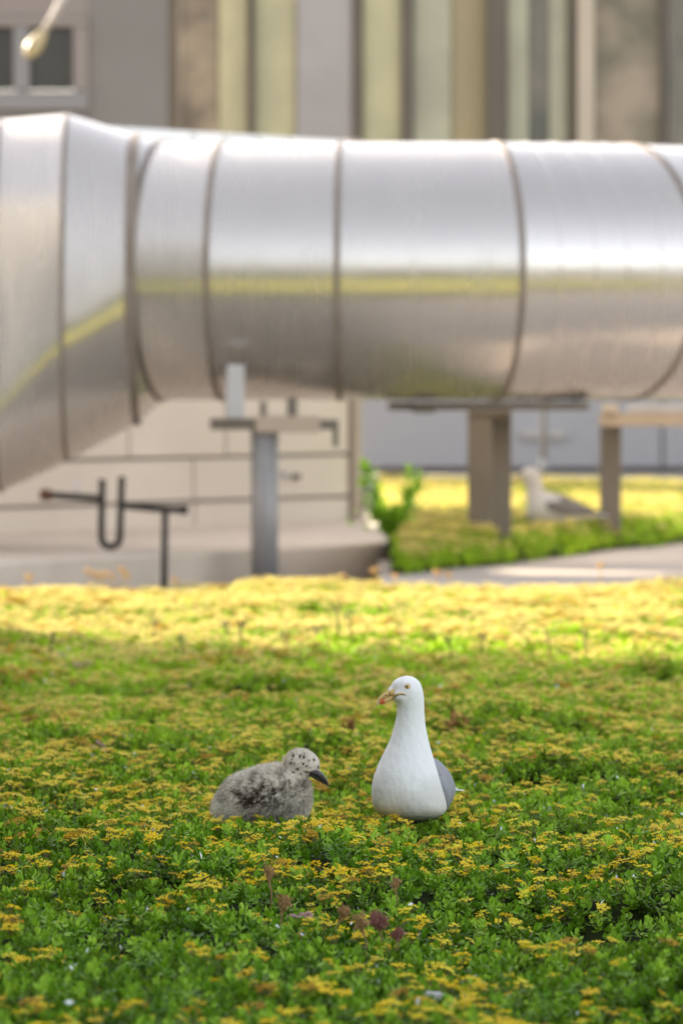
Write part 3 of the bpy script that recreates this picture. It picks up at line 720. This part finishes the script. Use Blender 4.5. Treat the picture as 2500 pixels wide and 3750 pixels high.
def torso_pt(u_, v, off=0.0):
    w_, h_, zc = torso_at(u_); return aax * u_ + sax * ((w_ + off) * math.cos(v)) + Vector((0, .03, zc + (h_ + off) * math.sin(v))) if math.sin(v) <= 0 else aax * u_ + sax * ((w_ + off) * math.cos(v) * (1 - .22 * math.sin(v))) + Vector((0, .03, zc + (h_ * 1.28 + off) * math.sin(v)))
def make_gull():
    root = empty('herring_gull', (0, 0, 0), 'adult white gull with grey wings and yellow beak', 'gull')
    mb = MB(); rs = []
    for cy, L, R_, dep in GULL_SL:
        c = Vector((gx((L + R_) / 2), 0.0, gz(cy))); w_ = (R_ - L) / 2 * KG
        rs.append([c + Vector((w_ * math.cos(t), dep * math.sin(t), 0)) for t in np.linspace(0, 2 * math.pi, 40, endpoint=False)])
    mb.rings(rs)
    us = np.linspace(-.03, .39, 20)
    mb.rings([[torso_pt(u_, t) for t in np.linspace(0, 2 * math.pi, 28, endpoint=False)] for u_ in us])
    # cheek and brow
    ellipsoid(mb, (gx(700), -.022, gz(455)), (.020, .014, .014)); ellipsoid(mb, (gx(610), -.006, gz(425)), (.016, .016, .017))
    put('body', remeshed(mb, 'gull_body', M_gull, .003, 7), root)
    # wings draped over the torso: thick curved shells
    for side in (1, -1):
        mb = MB(); U = np.linspace(-.002, .33, 22); rs = []
        for i, u_ in enumerate(U):
            t = i / 21; v0 = R(82 - 30 * t); v1 = R(-66 + 66 * t ** 1.5) if t > .12 else R(-66 + (1 - t / .12) * 70)
            wid = math.sin(min(1, t / .10) * math.pi / 2)
            outer = [torso_pt(u_, v0 + (v1 - v0) * k / 9, .004 + .0075 * wid * math.sin(math.pi * min(1, .15 + k / 10.5))) for k in range(10)]
            inner = [torso_pt(u_, v1 + (v0 - v1) * k / 9, -.004) for k in range(10)]
            ring = outer + inner
            if side < 0: ring = [aax * (p.dot(aax)) + sax * (-(p.dot(sax)) + .0103) + Vector((0, 0, p.z)) for p in ring]
            rs.append(ring)
        mb.rings(rs); w_ = mb.build('wing', M_wing, root, smooth=True); recalc(w_.data)
        # scapular lobe overlapping the wing's front
        mb = MB(); c = torso_pt(.045, R(46), .004)
        if side < 0: c = aax * (c.dot(aax)) + sax * (-(c.dot(sax)) + .0103) + Vector((0, 0, c.z))
        ellipsoid(mb, c, (.012, .052, .027), Matrix.Rotation(-A_AX, 3, 'Z') @ Matrix.Rotation(R(-38 * side), 3, 'Y')); mb.build('scapular', M_wing, root, smooth=True)
        for k in range(4):       # folded primaries, black with white tips
            u0, u1 = .22 + .01 * k, .36 + .018 * k; a = aax * u0 + sax * (.034 * side) + Vector((0, .03, .062 - .006 * k)); b = aax * u1 + sax * (.024 * side + .004 * k * side) + Vector((0, .03, .040 - .005 * k))
            d = (b - a).normalized()
            mb = MB()
            for p0, p1, w0, w1, mi in ((a, b - d * .012, .010, .008, 0), (b - d * .012, b, .008, .003, 1)):
                mb.rings([[p0 + sax * (w0 * math.cos(t)) + Vector((0, 0, .0022 * math.sin(t))) for t in np.linspace(0, 6.283, 10, endpoint=False)],
                          [p1 + sax * (w1 * math.cos(t)) + Vector((0, 0, .0016 * math.sin(t))) for t in np.linspace(0, 6.283, 10, endpoint=False)]], mi=mi)
            mb.build('flight_feather', [M_black, M_wfeath], root, smooth=True)
    for k in range(7):           # tail fan
        s_ = (k - 3) / 3; a = aax * .28 + sax * (s_ * .018) + Vector((0, .03, .036)); b = aax * (.42 - .012 * s_ * s_) + sax * (s_ * .050) + Vector((0, .03, .026 + .004 * (k % 2)))
        mb = MB(); mb.rings([[p + sax * (w_ * math.cos(t)) + Vector((0, 0, .0018 * math.sin(t))) for t in np.linspace(0, 6.283, 10, endpoint=False)] for p, w_ in ((a, .006), (a.lerp(b, .6), .010), (a.lerp(b, .93), .010), (b, .004))])
        mb.build('tail_feather', M_wfeath, root, smooth=True)
    # beak: upper mandible with hooked tip, lower mandible with red spot
    def bk(stations, mats, name, mis):
        mb = MB(); rs = []
        for cx, top, bot, yy, w_ in stations:
            zc = gz((top + bot) / 2); hh = (bot - top) / 2 * KG
            rs.append([Vector((gx(cx), yy, zc)) + Vector((w_ * .45 * math.cos(t), -abs(w_) * math.cos(t) * .9 if False else w_ * math.cos(t), hh * math.sin(t))) for t in np.linspace(0, 2 * math.pi, 18, endpoint=False)])
        for i in range(len(rs) - 1):
            mb.rings(rs[i:i + 2], cap=(i in (0, len(rs) - 2)), mi=mis[min(i, len(mis) - 1)])
        o = mb.build(name, mats, root, smooth=True); recalc(o.data); return o
    up_ = bk([(610, 372, 452, -.020, .009), (560, 382, 455, -.027, .0085), (520, 408, 470, -.032, .0075), (480, 424, 486, -.036, .0065), (450, 446, 502, -.039, .0058), (430, 468, 525, -.0405, .005), (418, 492, 548, -.0415, .0038), (421, 530, 562, -.0415, .0018)],
             [M_beak, M_beakpale], 'upper_beak', [0, 0, 0, 0, 0, 1, 1])
    bk([(640, 440, 492, -.018, .007), (590, 448, 502, -.024, .0072), (550, 460, 514, -.0285, .0068), (505, 475, 535, -.033, .006), (470, 488, 548, -.0365, .0052), (446, 500, 553, -.039, .004), (432, 515, 540, -.040, .002)],
       [M_beak, M_beakred], 'lower_beak', [0, 0, 0, 1, 1, 0])
    mb = MB(); ellipsoid(mb, (gx(508), -.0405, gz(440)), (.0030, .0014, .0010), n=10, m=6); mb.build('nostril', M_nostril, root, smooth=True)
    mb = MB(); mb.tube([(gx(606), -.0290, gz(452)), (gx(650), -.0325, gz(432)), (gx(700), -.0352, gz(427)), (gx(738), -.0362, gz(440))], [.0024, .0026, .0022, .0006], 8); mb.build('gape', [M_beak], root, smooth=True)
    mb = MB(); mb.tube([(gx(600), -.0312, gz(466)), (gx(655), -.0342, gz(438)), (gx(700), -.0368, gz(433)), (gx(745), -.0368, gz(444))], [.0006, .0009, .0009, .0003], 6); mb.build('gape_line', M_nostril, root, smooth=True)
    # eye
    ec = Vector((gx(755), -.0338, gz(342)))
    mb = MB(); ellipsoid(mb, ec, (.0060, .0032, .0056)); e = mb.build('eye', M_ring, root, smooth=True)
    mb = MB(); ellipsoid(mb, ec + Vector((-.0003, -.0014, 0)), (.0046, .0028, .0044)); mb.build('iris', M_iris, e, smooth=True)
    mb = MB(); ellipsoid(mb, ec + Vector((-.0006, -.0030, 0)), (.0024, .0020, .0024)); mb.build('pupil', M_pupil, e, smooth=True)
    return root
def copy_tree(o, parent=None):
    c = o.copy(); COL.objects.link(c); c.parent = parent
    for ch in list(o.children): copy_tree(ch, c)
    return c
gull = make_gull()
gull.location = (P(1498.7, 0, 12).x, 12.0, .002)
gull['label'] = 'white adult gull sitting upright beside the chick, head turned to its right'
gull['group'] = 'gulls on the roof'
for dz_, (px, py, d, rz, lab) in enumerate([(1474, 1890, 44.0, R(160), 'small far pale gull half hidden behind the leafy green plant')]):
    g2 = copy_tree(gull); g2.location = (P(px, 0, d).x, d, P(0, py, d).z); g2.rotation_euler = (0, 0, rz); g2.scale = (.8,) * 3; g2['label'] = lab

# gull seen from the side in the rear bed
KS = 33.0 / FP
def sx(px): return (px - 2030) * KS
def sz(py): return (1935 - py) * KS
def make_side_gull():
    root = empty('herring_gull', (P(2030, 0, 33).x, 33.0, P(0, 1928, 33).z), 'blurred grey-backed gull sitting side-on in the rear bed between two posts', 'gull', 'gulls on the roof')
    mb = MB()
    st = [(1925, 1880, 1900, .02), (1940, 1840, 1925, .05), (1965, 1812, 1940, .068), (2000, 1806, 1945, .078), (2050, 1816, 1942, .080), (2100, 1842, 1935, .068), (2140, 1862, 1920, .048), (2180, 1876, 1905, .028), (2205, 1884, 1898, .012)]
    mb.rings([[Vector((sx(cx), dep * math.cos(t), sz((a + b) / 2) + (b - a) / 2 * KS * math.sin(t))) for t in np.linspace(0, 6.283, 24, endpoint=False)] for cx, a, b, dep in st])
    rs = []
    for cy, L, R_, dep in [(1718, 1930, 1950, .012), (1726, 1912, 1968, .028), (1742, 1904, 1980, .034), (1760, 1908, 1984, .034), (1780, 1922, 1984, .032), (1810, 1926, 1992, .036), (1845, 1926, 2010, .05), (1880, 1932, 2020, .06), (1910, 1945, 2010, .055)]:
        rs.append([Vector((sx((L + R_) / 2) + (R_ - L) / 2 * KS * math.cos(t), dep * math.sin(t), sz(cy))) for t in np.linspace(0, 6.283, 24, endpoint=False)])
    mb.rings(rs); put('body', remeshed(mb, 'side_gull_body', M_gull2, .004, 6), root)
    for s_ in (1, -1):
        mb = MB()
        ws = [(1978, 1838, 1868, .066), (2005, 1812, 1895, .080), (2050, 1815, 1905, .084), (2100, 1838, 1905, .072), (2140, 1858, 1900, .052), (2175, 1872, 1893, .034)]
        rs = []
        for cx, a, b, dep in ws:
            o_ = [Vector((sx(cx), -s_ * dep * math.sin(math.pi * (.08 + .62 * k / 8)) , sz(a + (b - a) * k / 8) + .004)) for k in range(9)]
            i_ = [Vector((p.x, p.y * .86, p.z - .004)) for p in reversed(o_)]
            rs.append(o_ + i_)
        mb.rings(rs); w_ = mb.build('wing', M_wing2, root, smooth=True); recalc(w_.data)
        mb = MB(); mb.rings([[Vector((sx(cx), -s_ * yy + .010 * math.cos(t), sz(cy) + hh * math.sin(t))) for t in np.linspace(0, 6.283, 10, endpoint=False)] for cx, cy, yy, hh in ((2130, 1872, .04, .012), (2180, 1880, .024, .008), (2222, 1884, .014, .002))])
        mb.build('flight_feather', M_black, root, smooth=True)
    mb = MB(); mb.rings([[Vector((sx(cx), w_ * math.cos(t), sz(cy) + h_ * math.sin(t))) for t in np.linspace(0, 6.283, 12, endpoint=False)] for cx, cy, w_, h_ in ((2165, 1892, .02, .008), (2215, 1896, .045, .004), (2225, 1897, .04, .002))]); mb.build('tail', M_wfeath, root, smooth=True)
    mb = MB(); mb.rings([[Vector((sx(cx), w_ * math.cos(t), sz(cy) + h_ * math.sin(t))) for t in np.linspace(0, 6.283, 12, endpoint=False)] for cx, cy, w_, h_ in ((1914, 1752, .011, .013), (1895, 1756, .009, .011), (1880, 1762, .006, .009), (1876, 1770, .002, .004))]); mb.build('beak', M_beak, root, smooth=True)
    for s_ in (1, -1):
        mb = MB(); ellipsoid(mb, (sx(1936), -s_ * .032, sz(1742)), (.006, .003, .006), n=10, m=8); mb.build('eye', M_iris, root, smooth=True)
    return root
make_side_gull()

# chick ---------------------------------------------------------------------------
KC = 1 / (2.851 * FP / 12.0)
def cx_(v): return (v - 700) * KC
def cz_(v): return (975 - v) * KC
chick = empty('gull_chick', (P(945.5, 0, 12).x, 12.0, .002), 'fluffy speckled grey-brown gull chick with a dark beak, hunched in the flowers', 'gull chick')
mb = MB(); st = [(232, 870, 925, .012), (258, 780, 970, .03), (310, 690, 1000, .043), (400, 580, 1010, .055), (500, 528, 1015, .062), (600, 494, 1015, .066), (700, 462, 1015, .067), (800, 440, 1015, .066), (900, 425, 1010, .063),
                (1000, 432, 1010, .057), (1090, 485, 1000, .051), (1165, 550, 970, .042), (1212, 600, 905, .032), (1236, 690, 850, .014)]
mb.rings([[Vector((cx_(c), dep * math.cos(t), cz_((a + b) / 2) + (b - a) / 2 * KC * math.sin(t))) for t in np.linspace(0, 6.283, 32, endpoint=False)] for c, a, b, dep in st])
ellipsoid(mb, (cx_(1100), -.004, cz_(505)), (122 * KC, .031, 132 * KC)); ellipsoid(mb, (cx_(1125), -.004, cz_(690)), (105 * KC, .04, 190 * KC))
ellipsoid(mb, (cx_(1162), -.008, cz_(402)), (186 * KC, .030, 146 * KC), Matrix.Rotation(R(18), 3, 'Y'))
ellipsoid(mb, (cx_(1262), -.011, cz_(462)), (84 * KC, .016, 60 * KC), Matrix.Rotation(R(32), 3, 'Y'))
def chick_mat(name):
    m = mat(name, (.5, .45, .4), .9); nt = m.node_tree; b = nt.nodes["Principled BSDF"]
    at = nt.nodes.new("ShaderNodeAttribute"); at.attribute_name = 'down_col'; nt.links.new(at.outputs["Color"], b.inputs["Base Color"])
    b.inputs["Specular IOR Level"].default_value = .1; return m
M_down = chick_mat('chick_down')
cme = remeshed(mb, 'chick_body', M_down, .0026, 7)
SPOTS = [(1070, 318, 17, 22), (1138, 325, 10, 24), (1182, 330, 18, 26), (1232, 372, 11, 20), (1283, 362, 13, 20), (1042, 395, 18, 18), (1078, 400, 12, 16), (1112, 458, 24, 16), (1208, 425, 16, 14), (1325, 445, 12, 26), (1240, 440, 10, 10), (1185, 300, 14, 10), (1148, 510, 20, 12), (1068, 488, 24, 14), (1205, 486, 26, 14), (1050, 360, 12, 10)]
def down_colour(co, rd=0.0):
    X = co[:, 0]; Z = co[:, 2]; Yv = co[:, 1]
    c = X / KC + 700; r = 975 - Z / KC
    n1 = value_noise(c * .8 + r * .6, r * 1.1 - c * .3 + Yv * 3000, 62, 31); n2 = value_noise(c + r * .8, r * 1.4 - c * .5 + Yv * 5000, 26, 32)
    n3 = value_noise(c, r + Yv * 9000, 9, 33)
    body = np.clip((900 + 130 - c) / 200, 0, 1) * 0 + 1
    dk = np.exp(-(((c - 720) / 330) ** 2 + ((r - 740) / 190) ** 2))            # the dark saddle and flank
    dk2 = np.exp(-(((c - 1120) / 90) ** 2 + ((r - 640) / 130) ** 2)) * .35
    v = .10 + .76 * dk + dk2 + .7 * (n1 - .5) * (.4 + dk) + .9 * (n2 - .5) * (.4 + dk) + .9 * (n3 - .5) * (.5 + .8 * dk) + .25 * np.clip((r - 780) / 180, 0, 1) * (c > 520)
    head = (c > 980) & (r < 560)
    v = np.where(head, .24 + .35 * (n3 - .5) + .25 * (n2 - .5) + .25 * np.clip((c - 1200) / 180, 0, 1) * np.clip((r - 380) / 120, 0, 1), v)
    for a, b, w_, h_ in SPOTS:
        v = np.where(head, np.maximum(v, (.75 + .6 * (n3 > .4)) * np.exp(-(((c - a) / w_) ** 2 + ((r - b) / h_) ** 2) ** 1.5)), v)
    v = np.clip(v, 0, 1)[:, None]
    light = np.array([.92, .84, .72]); dark = np.array([.06, .038, .024])
    return light * (1 - v) + dark * v
def set_cols(me, cols):
    a = me.color_attributes.new('down_col', 'FLOAT_COLOR', 'POINT')
    a.data.foreach_set("color", np.hstack([cols, np.ones((len(cols), 1))]).astype(np.float32).ravel())
nv = len(cme.vertices); co = np.empty(nv * 3, np.float32); cme.vertices.foreach_get("co", co); co = co.reshape(-1, 3)
set_cols(cme, down_colour(co))
body_o = put('body', cme, chick)
# down: short strands over the body
cme.calc_loop_triangles(); tri = np.empty(len(cme.loop_triangles) * 3, np.int32); cme.loop_triangles.foreach_get("vertices", tri); tri = tri.reshape(-1, 3)
A_, B_, C_ = co[tri[:, 0]], co[tri[:, 1]], co[tri[:, 2]]; fn = np.cross(B_ - A_, C_ - A_); ar = np.linalg.norm(fn, axis=1); fn /= ar[:, None] + 1e-12
NST = 38000; pick = rng.choice(len(tri), NST, p=ar / ar.sum()); r1 = np.sqrt(rng.random(NST))[:, None]; r2 = rng.random(NST)[:, None]
root_p = A_[pick] * (1 - r1) + B_[pick] * (r1 * (1 - r2)) + C_[pick] * (r1 * r2); nn = fn[pick]
c_px = root_p[:, 0] / KC + 700; r_px = 975 - root_p[:, 2] / KC; hd = (c_px > 1000) & (r_px < 560)
face = (c_px > 1230) & (r_px < 580)
flow = np.stack([-np.ones(NST), np.zeros(NST), -.45 * np.ones(NST)], 1); flow -= nn * (flow * nn).sum(1)[:, None]; flow /= np.linalg.norm(flow, axis=1)[:, None] + 1e-9
dr = nn * np.where(hd, .45, .62)[:, None] + flow * .65 + rng.normal(0, .36, (NST, 3)); dr /= np.linalg.norm(dr, axis=1)[:, None]
ln = np.where(face, .0018, np.where(hd, .0048, .0105)) * rng.uniform(.5, 1.35, NST)
sd = np.cross(dr, rng.normal(0, 1, (NST, 3))); sd /= np.linalg.norm(sd, axis=1)[:, None]
wd = np.where(hd, .00045, .0006)[:, None]
tip = root_p + dr * ln[:, None]
sv = np.stack([root_p - sd * wd, root_p + sd * wd, tip], 1).reshape(-1, 3)
me = bpy.data.meshes.new('down'); me.from_pydata(sv.tolist(), [], np.arange(NST * 3).reshape(-1, 3).tolist()); me.materials.append(M_down)
cc = down_colour(root_p) * rng.uniform(.8, 1.25, (NST, 1)); cc = np.repeat(np.clip(cc, 0, .85), 3, axis=0); set_cols(me, cc); me.update()
dn = put('down', me, chick); dn['kind'] = 'stuff'
M_cbeak = mat('dark_grey_beak', (.035, .032, .032), .35, noise=(120, .6, (.08, .07, .065)))
def cb(name, stations):
    mb = MB(); mb.rings([[Vector((cx_(a) + .3 * w_ * math.cos(t), yy - w_ * math.cos(t), cz_((t0 + b0) / 2) + (b0 - t0) / 2 * KC * math.sin(t))) for t in np.linspace(0, 6.283, 14, endpoint=False)] for a, t0, b0, yy, w_ in stations])
    o = mb.build(name, M_cbeak, chick, smooth=True); recalc(o.data)
cb('upper_beak', [(1225, 480, 505, -.026, .006), (1275, 470, 530, -.022, .011), (1325, 472, 560, -.019, .0105), (1355, 488, 582, -.017, .0085), (1385, 522, 603, -.015, .0055), (1410, 556, 628, -.0155, .004), (1427, 592, 640, -.016, .0022), (1431, 618, 641, -.016, .001)])
cb('lower_beak', [(1235, 500, 530, -.024, .006), (1290, 534, 572, -.019, .0075), (1335, 562, 592, -.014, .005), (1375, 596, 618, -.015, .0036), (1398, 612, 628, -.0155, .0015)])
mb = MB(); ellipsoid(mb, (cx_(1170), -.0345, cz_(402)), (25 * KC, .0034, 23 * KC)); e = mb.build('eye', M_pupil, chick, smooth=True)

# ------------------------------------------------------------------ feather, stems, leafy plant
def field_pt(px, py):
    d = H * FP / (py - HY); return Vector(((px - 1250) / FP * d, d, float(height(np.array([(px - 1250) / FP * d]), np.array([d]))[0]) + .0))
q = field_pt(1600, 3660)
fe = empty('downy_feather', (q.x, q.y, q.z + .035), 'small white downy feather lying on the leaves near the bottom edge', 'feather')
mb = MB(); mb.tube([(.016, 0, -.002), (.005, 0, .003), (-.012, 0, .006)], [.0008, .0006, .0003], 6); mb.build('quill', M_wfeath, fe)
mb = MB()
for k in range(520):
    t = random.random(); base = Vector((.014 - .026 * t, 0, .0 + .006 * t)); a = random.uniform(-1.4, 1.4) ; up_a = random.uniform(-.2, .9)
    d = Vector((-math.cos(a), math.sin(a) * .9, up_a)).normalized(); L = random.uniform(.009, .017) * (1.0 - .3 * t)
    mid = base + d * L * .55 + Vector((0, 0, .002)); tip_ = base + d * L + Vector((-.001, 0, -.0015)); s_ = d.cross(Vector((0, 0, 1))).normalized() * .0004
    mb.add([base - s_, base + s_, mid + s_, mid - s_, tip_], [(0, 1, 2, 3), (3, 2, 4)])
mb.build('barbs', M_wfeath, fe)
q = field_pt(2495, 2182)
fe2 = empty('white_feather', (q.x, q.y, q.z + .04), 'bright white sunlit feather at the right edge of the bed', 'feather')
mb = MB(); mb.rings([[Vector((x_, w_ * math.cos(t), z_ + .004 * math.sin(t))) for t in np.linspace(0, 6.283, 10, endpoint=False)] for x_, z_, w_ in ((-.02, -.01, .004), (.0, .015, .014), (.02, .035, .016), (.045, .045, .004))]); mb.build('vane', M_wfeath, fe2, smooth=True)
mb = MB(); mb.tube([(-.032, 0, -.02), (-.018, 0, -.008)], .0015, 6); mb.build('quill', M_wfeath, fe2)

M_dry = mat('dry_brown_stem', (.24, .13, .07), .8, noise=(80, .6, (.34, .20, .10)))
M_drys = mat('russet_seed_head', (.27, .14, .05), .8, noise=(120, .8, (.42, .27, .12)))
M_purp = mat('purple_brown_seed_head', (.17, .06, .03), .8, noise=(120, .8, (.34, .15, .13)))
def seed_stem(px, py, hpx, lean, m, label, head=1.0, leaves=True, width=1.0, group='dried flower stems'):
    q = field_pt(px, py); sc_ = FP / q.y; hh = hpx / sc_; rd = random.Random(int(px * 7 + py))
    r_ = empty('dry_flower_stem', (q.x, q.y, q.z + .022), label, 'dry plant', group)
    top = Vector((lean * hh, rd.uniform(-.2, .2) * hh, hh)); mb = MB()
    mb.tube([(0, 0, -.035), tuple(top * .35 + Vector((.003, 0, 0))), tuple(top * .66)], [.0017, .0015, .0013], 6)
    mb.build('stem', M_dry, r_, smooth=True)
    mb = MB(); cen = top * .86
    for k in range(int(14 * head)):
        a = rd.uniform(0, 6.283); rr = hh * .19 * width * math.sqrt(rd.random()); tip_ = cen + Vector((rr * math.cos(a), rr * math.sin(a), rd.uniform(-.12, .22) * hh - rr * .3))
        s0 = top * rd.uniform(.45, .66)
        mb.tube([s0, s0.lerp(tip_, .6) + Vector((0, 0, -.1 * rr)), tip_], [.0011, .0008, .0006], 4, cap=False)
        for j in range(7):
            o_ = tip_ + Vector((rd.gauss(0, .0032), rd.gauss(0, .0032), rd.gauss(0, .0028))); 
            mb.tube([o_, o_ + Vector((rd.gauss(0, .0015), rd.gauss(0, .0015), .0045))], [.0014, .0004], 4)
    mb.build('seed_head', m, r_)
    return r_
seed_stem(990, 3290, 130, -.05, M_drys, 'tall russet dried stem left of the middle foreground', 1.0, width=.8)
seed_stem(1012, 3355, 115, .28, M_drys, 'short dried stem with a loose russet head, right next to the tall one', 1.3)
seed_stem(1205, 3385, 90, .7, M_drys, 'dried stem leaning far right in the foreground leaves', 1.4)
seed_stem(1338, 3415, 130, -.12, M_drys, 'forked red-brown dried stem with a pale crown', 1.3)
seed_stem(1395, 3395, 115, -.1, M_purp, 'dense dark red-brown seed head right of the forked stem', 2.6, width=1.4)
seed_stem(1445, 3400, 75, .2, M_purp, 'small purple-brown seed head with pinkish tips, right of the dense one', 1.6)
seed_stem(1448, 3260, 90, 0, M_drys, 'thin lone dried stem standing among the leaves below the gull', .7, width=.7)
M_tall = mat('tall_green_stem', (.11, .12, .03), .7)
def tall_stem(px, py, hpx, label, m=M_tall, top=1.0, group='tall thin stems in the sunlit strip'):
    q = field_pt(px, py); sc_ = FP / q.y; hh = hpx / sc_; rd = random.Random(int(px * 3 + py))
    r_ = empty('flower_stem', (q.x, q.y, q.z + .02), label, 'stem', group)
    l_ = rd.uniform(-.12, .12) * hh; mb = MB(); mb.tube([(0, 0, -.03), (l_ * .3, 0, hh * .5), (l_, 0, hh)], [.0045, .004, .0035], 6); mb.build('stem', m, r_, smooth=True)
    mb = MB()
    for k in range(int(12 * top)):
        a = rd.uniform(0, 6.28); o_ = Vector((l_, 0, hh)) + Vector((.014 * math.cos(a), .014 * math.sin(a), rd.uniform(-.012, .012))); mb.tube([o_, o_ + Vector((rd.gauss(0, .004), rd.gauss(0, .004), .009))], [.004, .0012], 5)
    mb.build('bud_head', m, r_)
ORD = ['first', 'second', 'third', 'fourth', 'fifth', 'sixth', 'seventh', 'eighth', 'ninth', 'tenth', 'eleventh']
for oi_, (px, py, h_) in enumerate(sorted(((185, 2390, 95), (560, 2330, 90), (675, 2370, 95), (885, 2360, 120), (1240, 2350, 115), (1285, 2350, 80), (1165, 2345, 60), (1050, 2350, 60), (1650, 2410, 80), (1765, 2400, 65), (830, 2330, 60)))):
    tall_stem(px, py, h_, 'thin upright green-brown stem in the sunlit flower strip, %s from the left' % ORD[oi_])
tall_stem(2145, 2390, 100, 'dark bent stem standing alone at the right end of the sunlit strip', M_dry, .6); tall_stem(2010, 2400, 85, 'slender dark stem left of the bent one in the sunlit strip', M_dry, .6)
M_orange = mat('orange_buds', (.55, .30, .10), .7, noise=(60, .7, (.62, .42, .12)))
def edge_stem(px, top_py, label, m=M_orange, s_=1.0):
    d = 25.35; x_ = (px - 1250) / FP * d; z0 = float(height(np.array([x_]), np.array([d]))[0]); zt_ = P(0, top_py, d).z
    r_ = empty('flower_stem', (x_, d, z0), label, 'stem', 'flower stems along the far edge of the bed'); hh = zt_ - z0; rd = random.Random(int(px))
    mb = MB(); mb.tube([(0, 0, -.01), (.004, 0, hh * .6), (0, 0, hh)], [.003, .0028, .003], 6); mb.build('stem', m, r_)
    mb = MB()
    for k in range(16):
        a = rd.uniform(0, 6.28); rr = .018 * s_ * math.sqrt(rd.random()); o_ = Vector((rr * math.cos(a), rr * math.sin(a), hh - .008 - .25 * rr + rd.uniform(-.012, .006))); mb.tube([o_, o_ + Vector((rd.gauss(0, .003), rd.gauss(0, .003), .009))], [.005, .0018], 5)
    mb.build('bud_head', m, r_)
for px, ty, lab in ((1255, 2100, 'orange bud stem at the bed edge, left one of the three before the plinth'), (1370, 2078, 'orange bud stem at the bed edge, tallest and middle one before the plinth'), (1445, 2098, 'orange bud stem at the bed edge below the plinth corner'),
                    (1600, 2085, 'yellow-orange bud stem at the bed edge before the green clump'), (1640, 2095, 'lower orange bud stem beside the yellow one at the bed edge'), (2195, 2060, 'single orange bud stem against the pale path'), (105, 2105, 'pale bud stem at the bed edge near the left border'), (640, 2115, 'pale greenish bud stem at the bed edge by the drain pipe leg')):
    edge_stem(px, ty, lab)
for i, px in enumerate((322, 345, 368, 388, 412, 446, 466)):
    edge_stem(px, 2082 + (i * 37) % 26 - (10 if i == 5 else 0), '%s from the left of the thin orange stems under the U-bend' % ORD[i], s_=.7)

# leafy green plant behind the plinth corner
M_bright = mat('bright_green_leaf', (.36, .60, .06), .5, noise=(14, .9, (.18, .40, .03)))
nt = M_bright.node_tree; tr = nt.nodes.new("ShaderNodeBsdfTranslucent"); tr.inputs[0].default_value = (.45, .72, .05, 1); ms = nt.nodes.new("ShaderNodeMixShader"); ms.inputs[0].default_value = .4
nt.links.new(nt.nodes["Principled BSDF"].outputs[0], ms.inputs[1]); nt.links.new(tr.outputs[0], ms.inputs[2]); nt.links.new(ms.outputs[0], nt.nodes["Material Output"].inputs[0])
DPL = 31.2; lp = empty('leafy_plant', (P(1420, 0, DPL).x, DPL, -.08), 'bright green leafy weed with two upright shoots behind the plinth corner', 'plant')
stems_px = [[(1410, 1960), (1370, 1860), (1345, 1780), (1350, 1700)], [(1430, 1960), (1480, 1890), (1508, 1800), (1512, 1722)], [(1420, 1960), (1400, 1900), (1375, 1870)], [(1425, 1960), (1450, 1910), (1470, 1870)]]
s_world[0] = True; lf = MB()
for si, sp_ in enumerate(stems_px):
    mb = MB(); pts = [P(a, b, DPL) for a, b in sp_]; mb.tube(pts, [.006, .005, .004, .002][:len(pts)], 6); mb.build('stem', M_bright, lp, smooth=True)
    for k in range(80 if si < 2 else 40):
        t = random.random() ** .8 * (len(pts) - 1.001); i = int(t); b_ = pts[i].lerp(pts[i + 1], t - i); leaf(lf, b_, random.uniform(0, 6.28), random.uniform(-.2, .9), random.uniform(.045, .085), random.uniform(.03, .05))
for k in range(40):
    leaf(lf, P(random.gauss(1410, 45), random.gauss(1905, 22), DPL + random.gauss(0, .05)), random.uniform(0, 6.28), random.uniform(0, .9), random.uniform(.045, .085), random.uniform(.03, .05))
lv = lf.build('leaves', M_bright, lp, smooth=True); lv['kind'] = 'stuff'
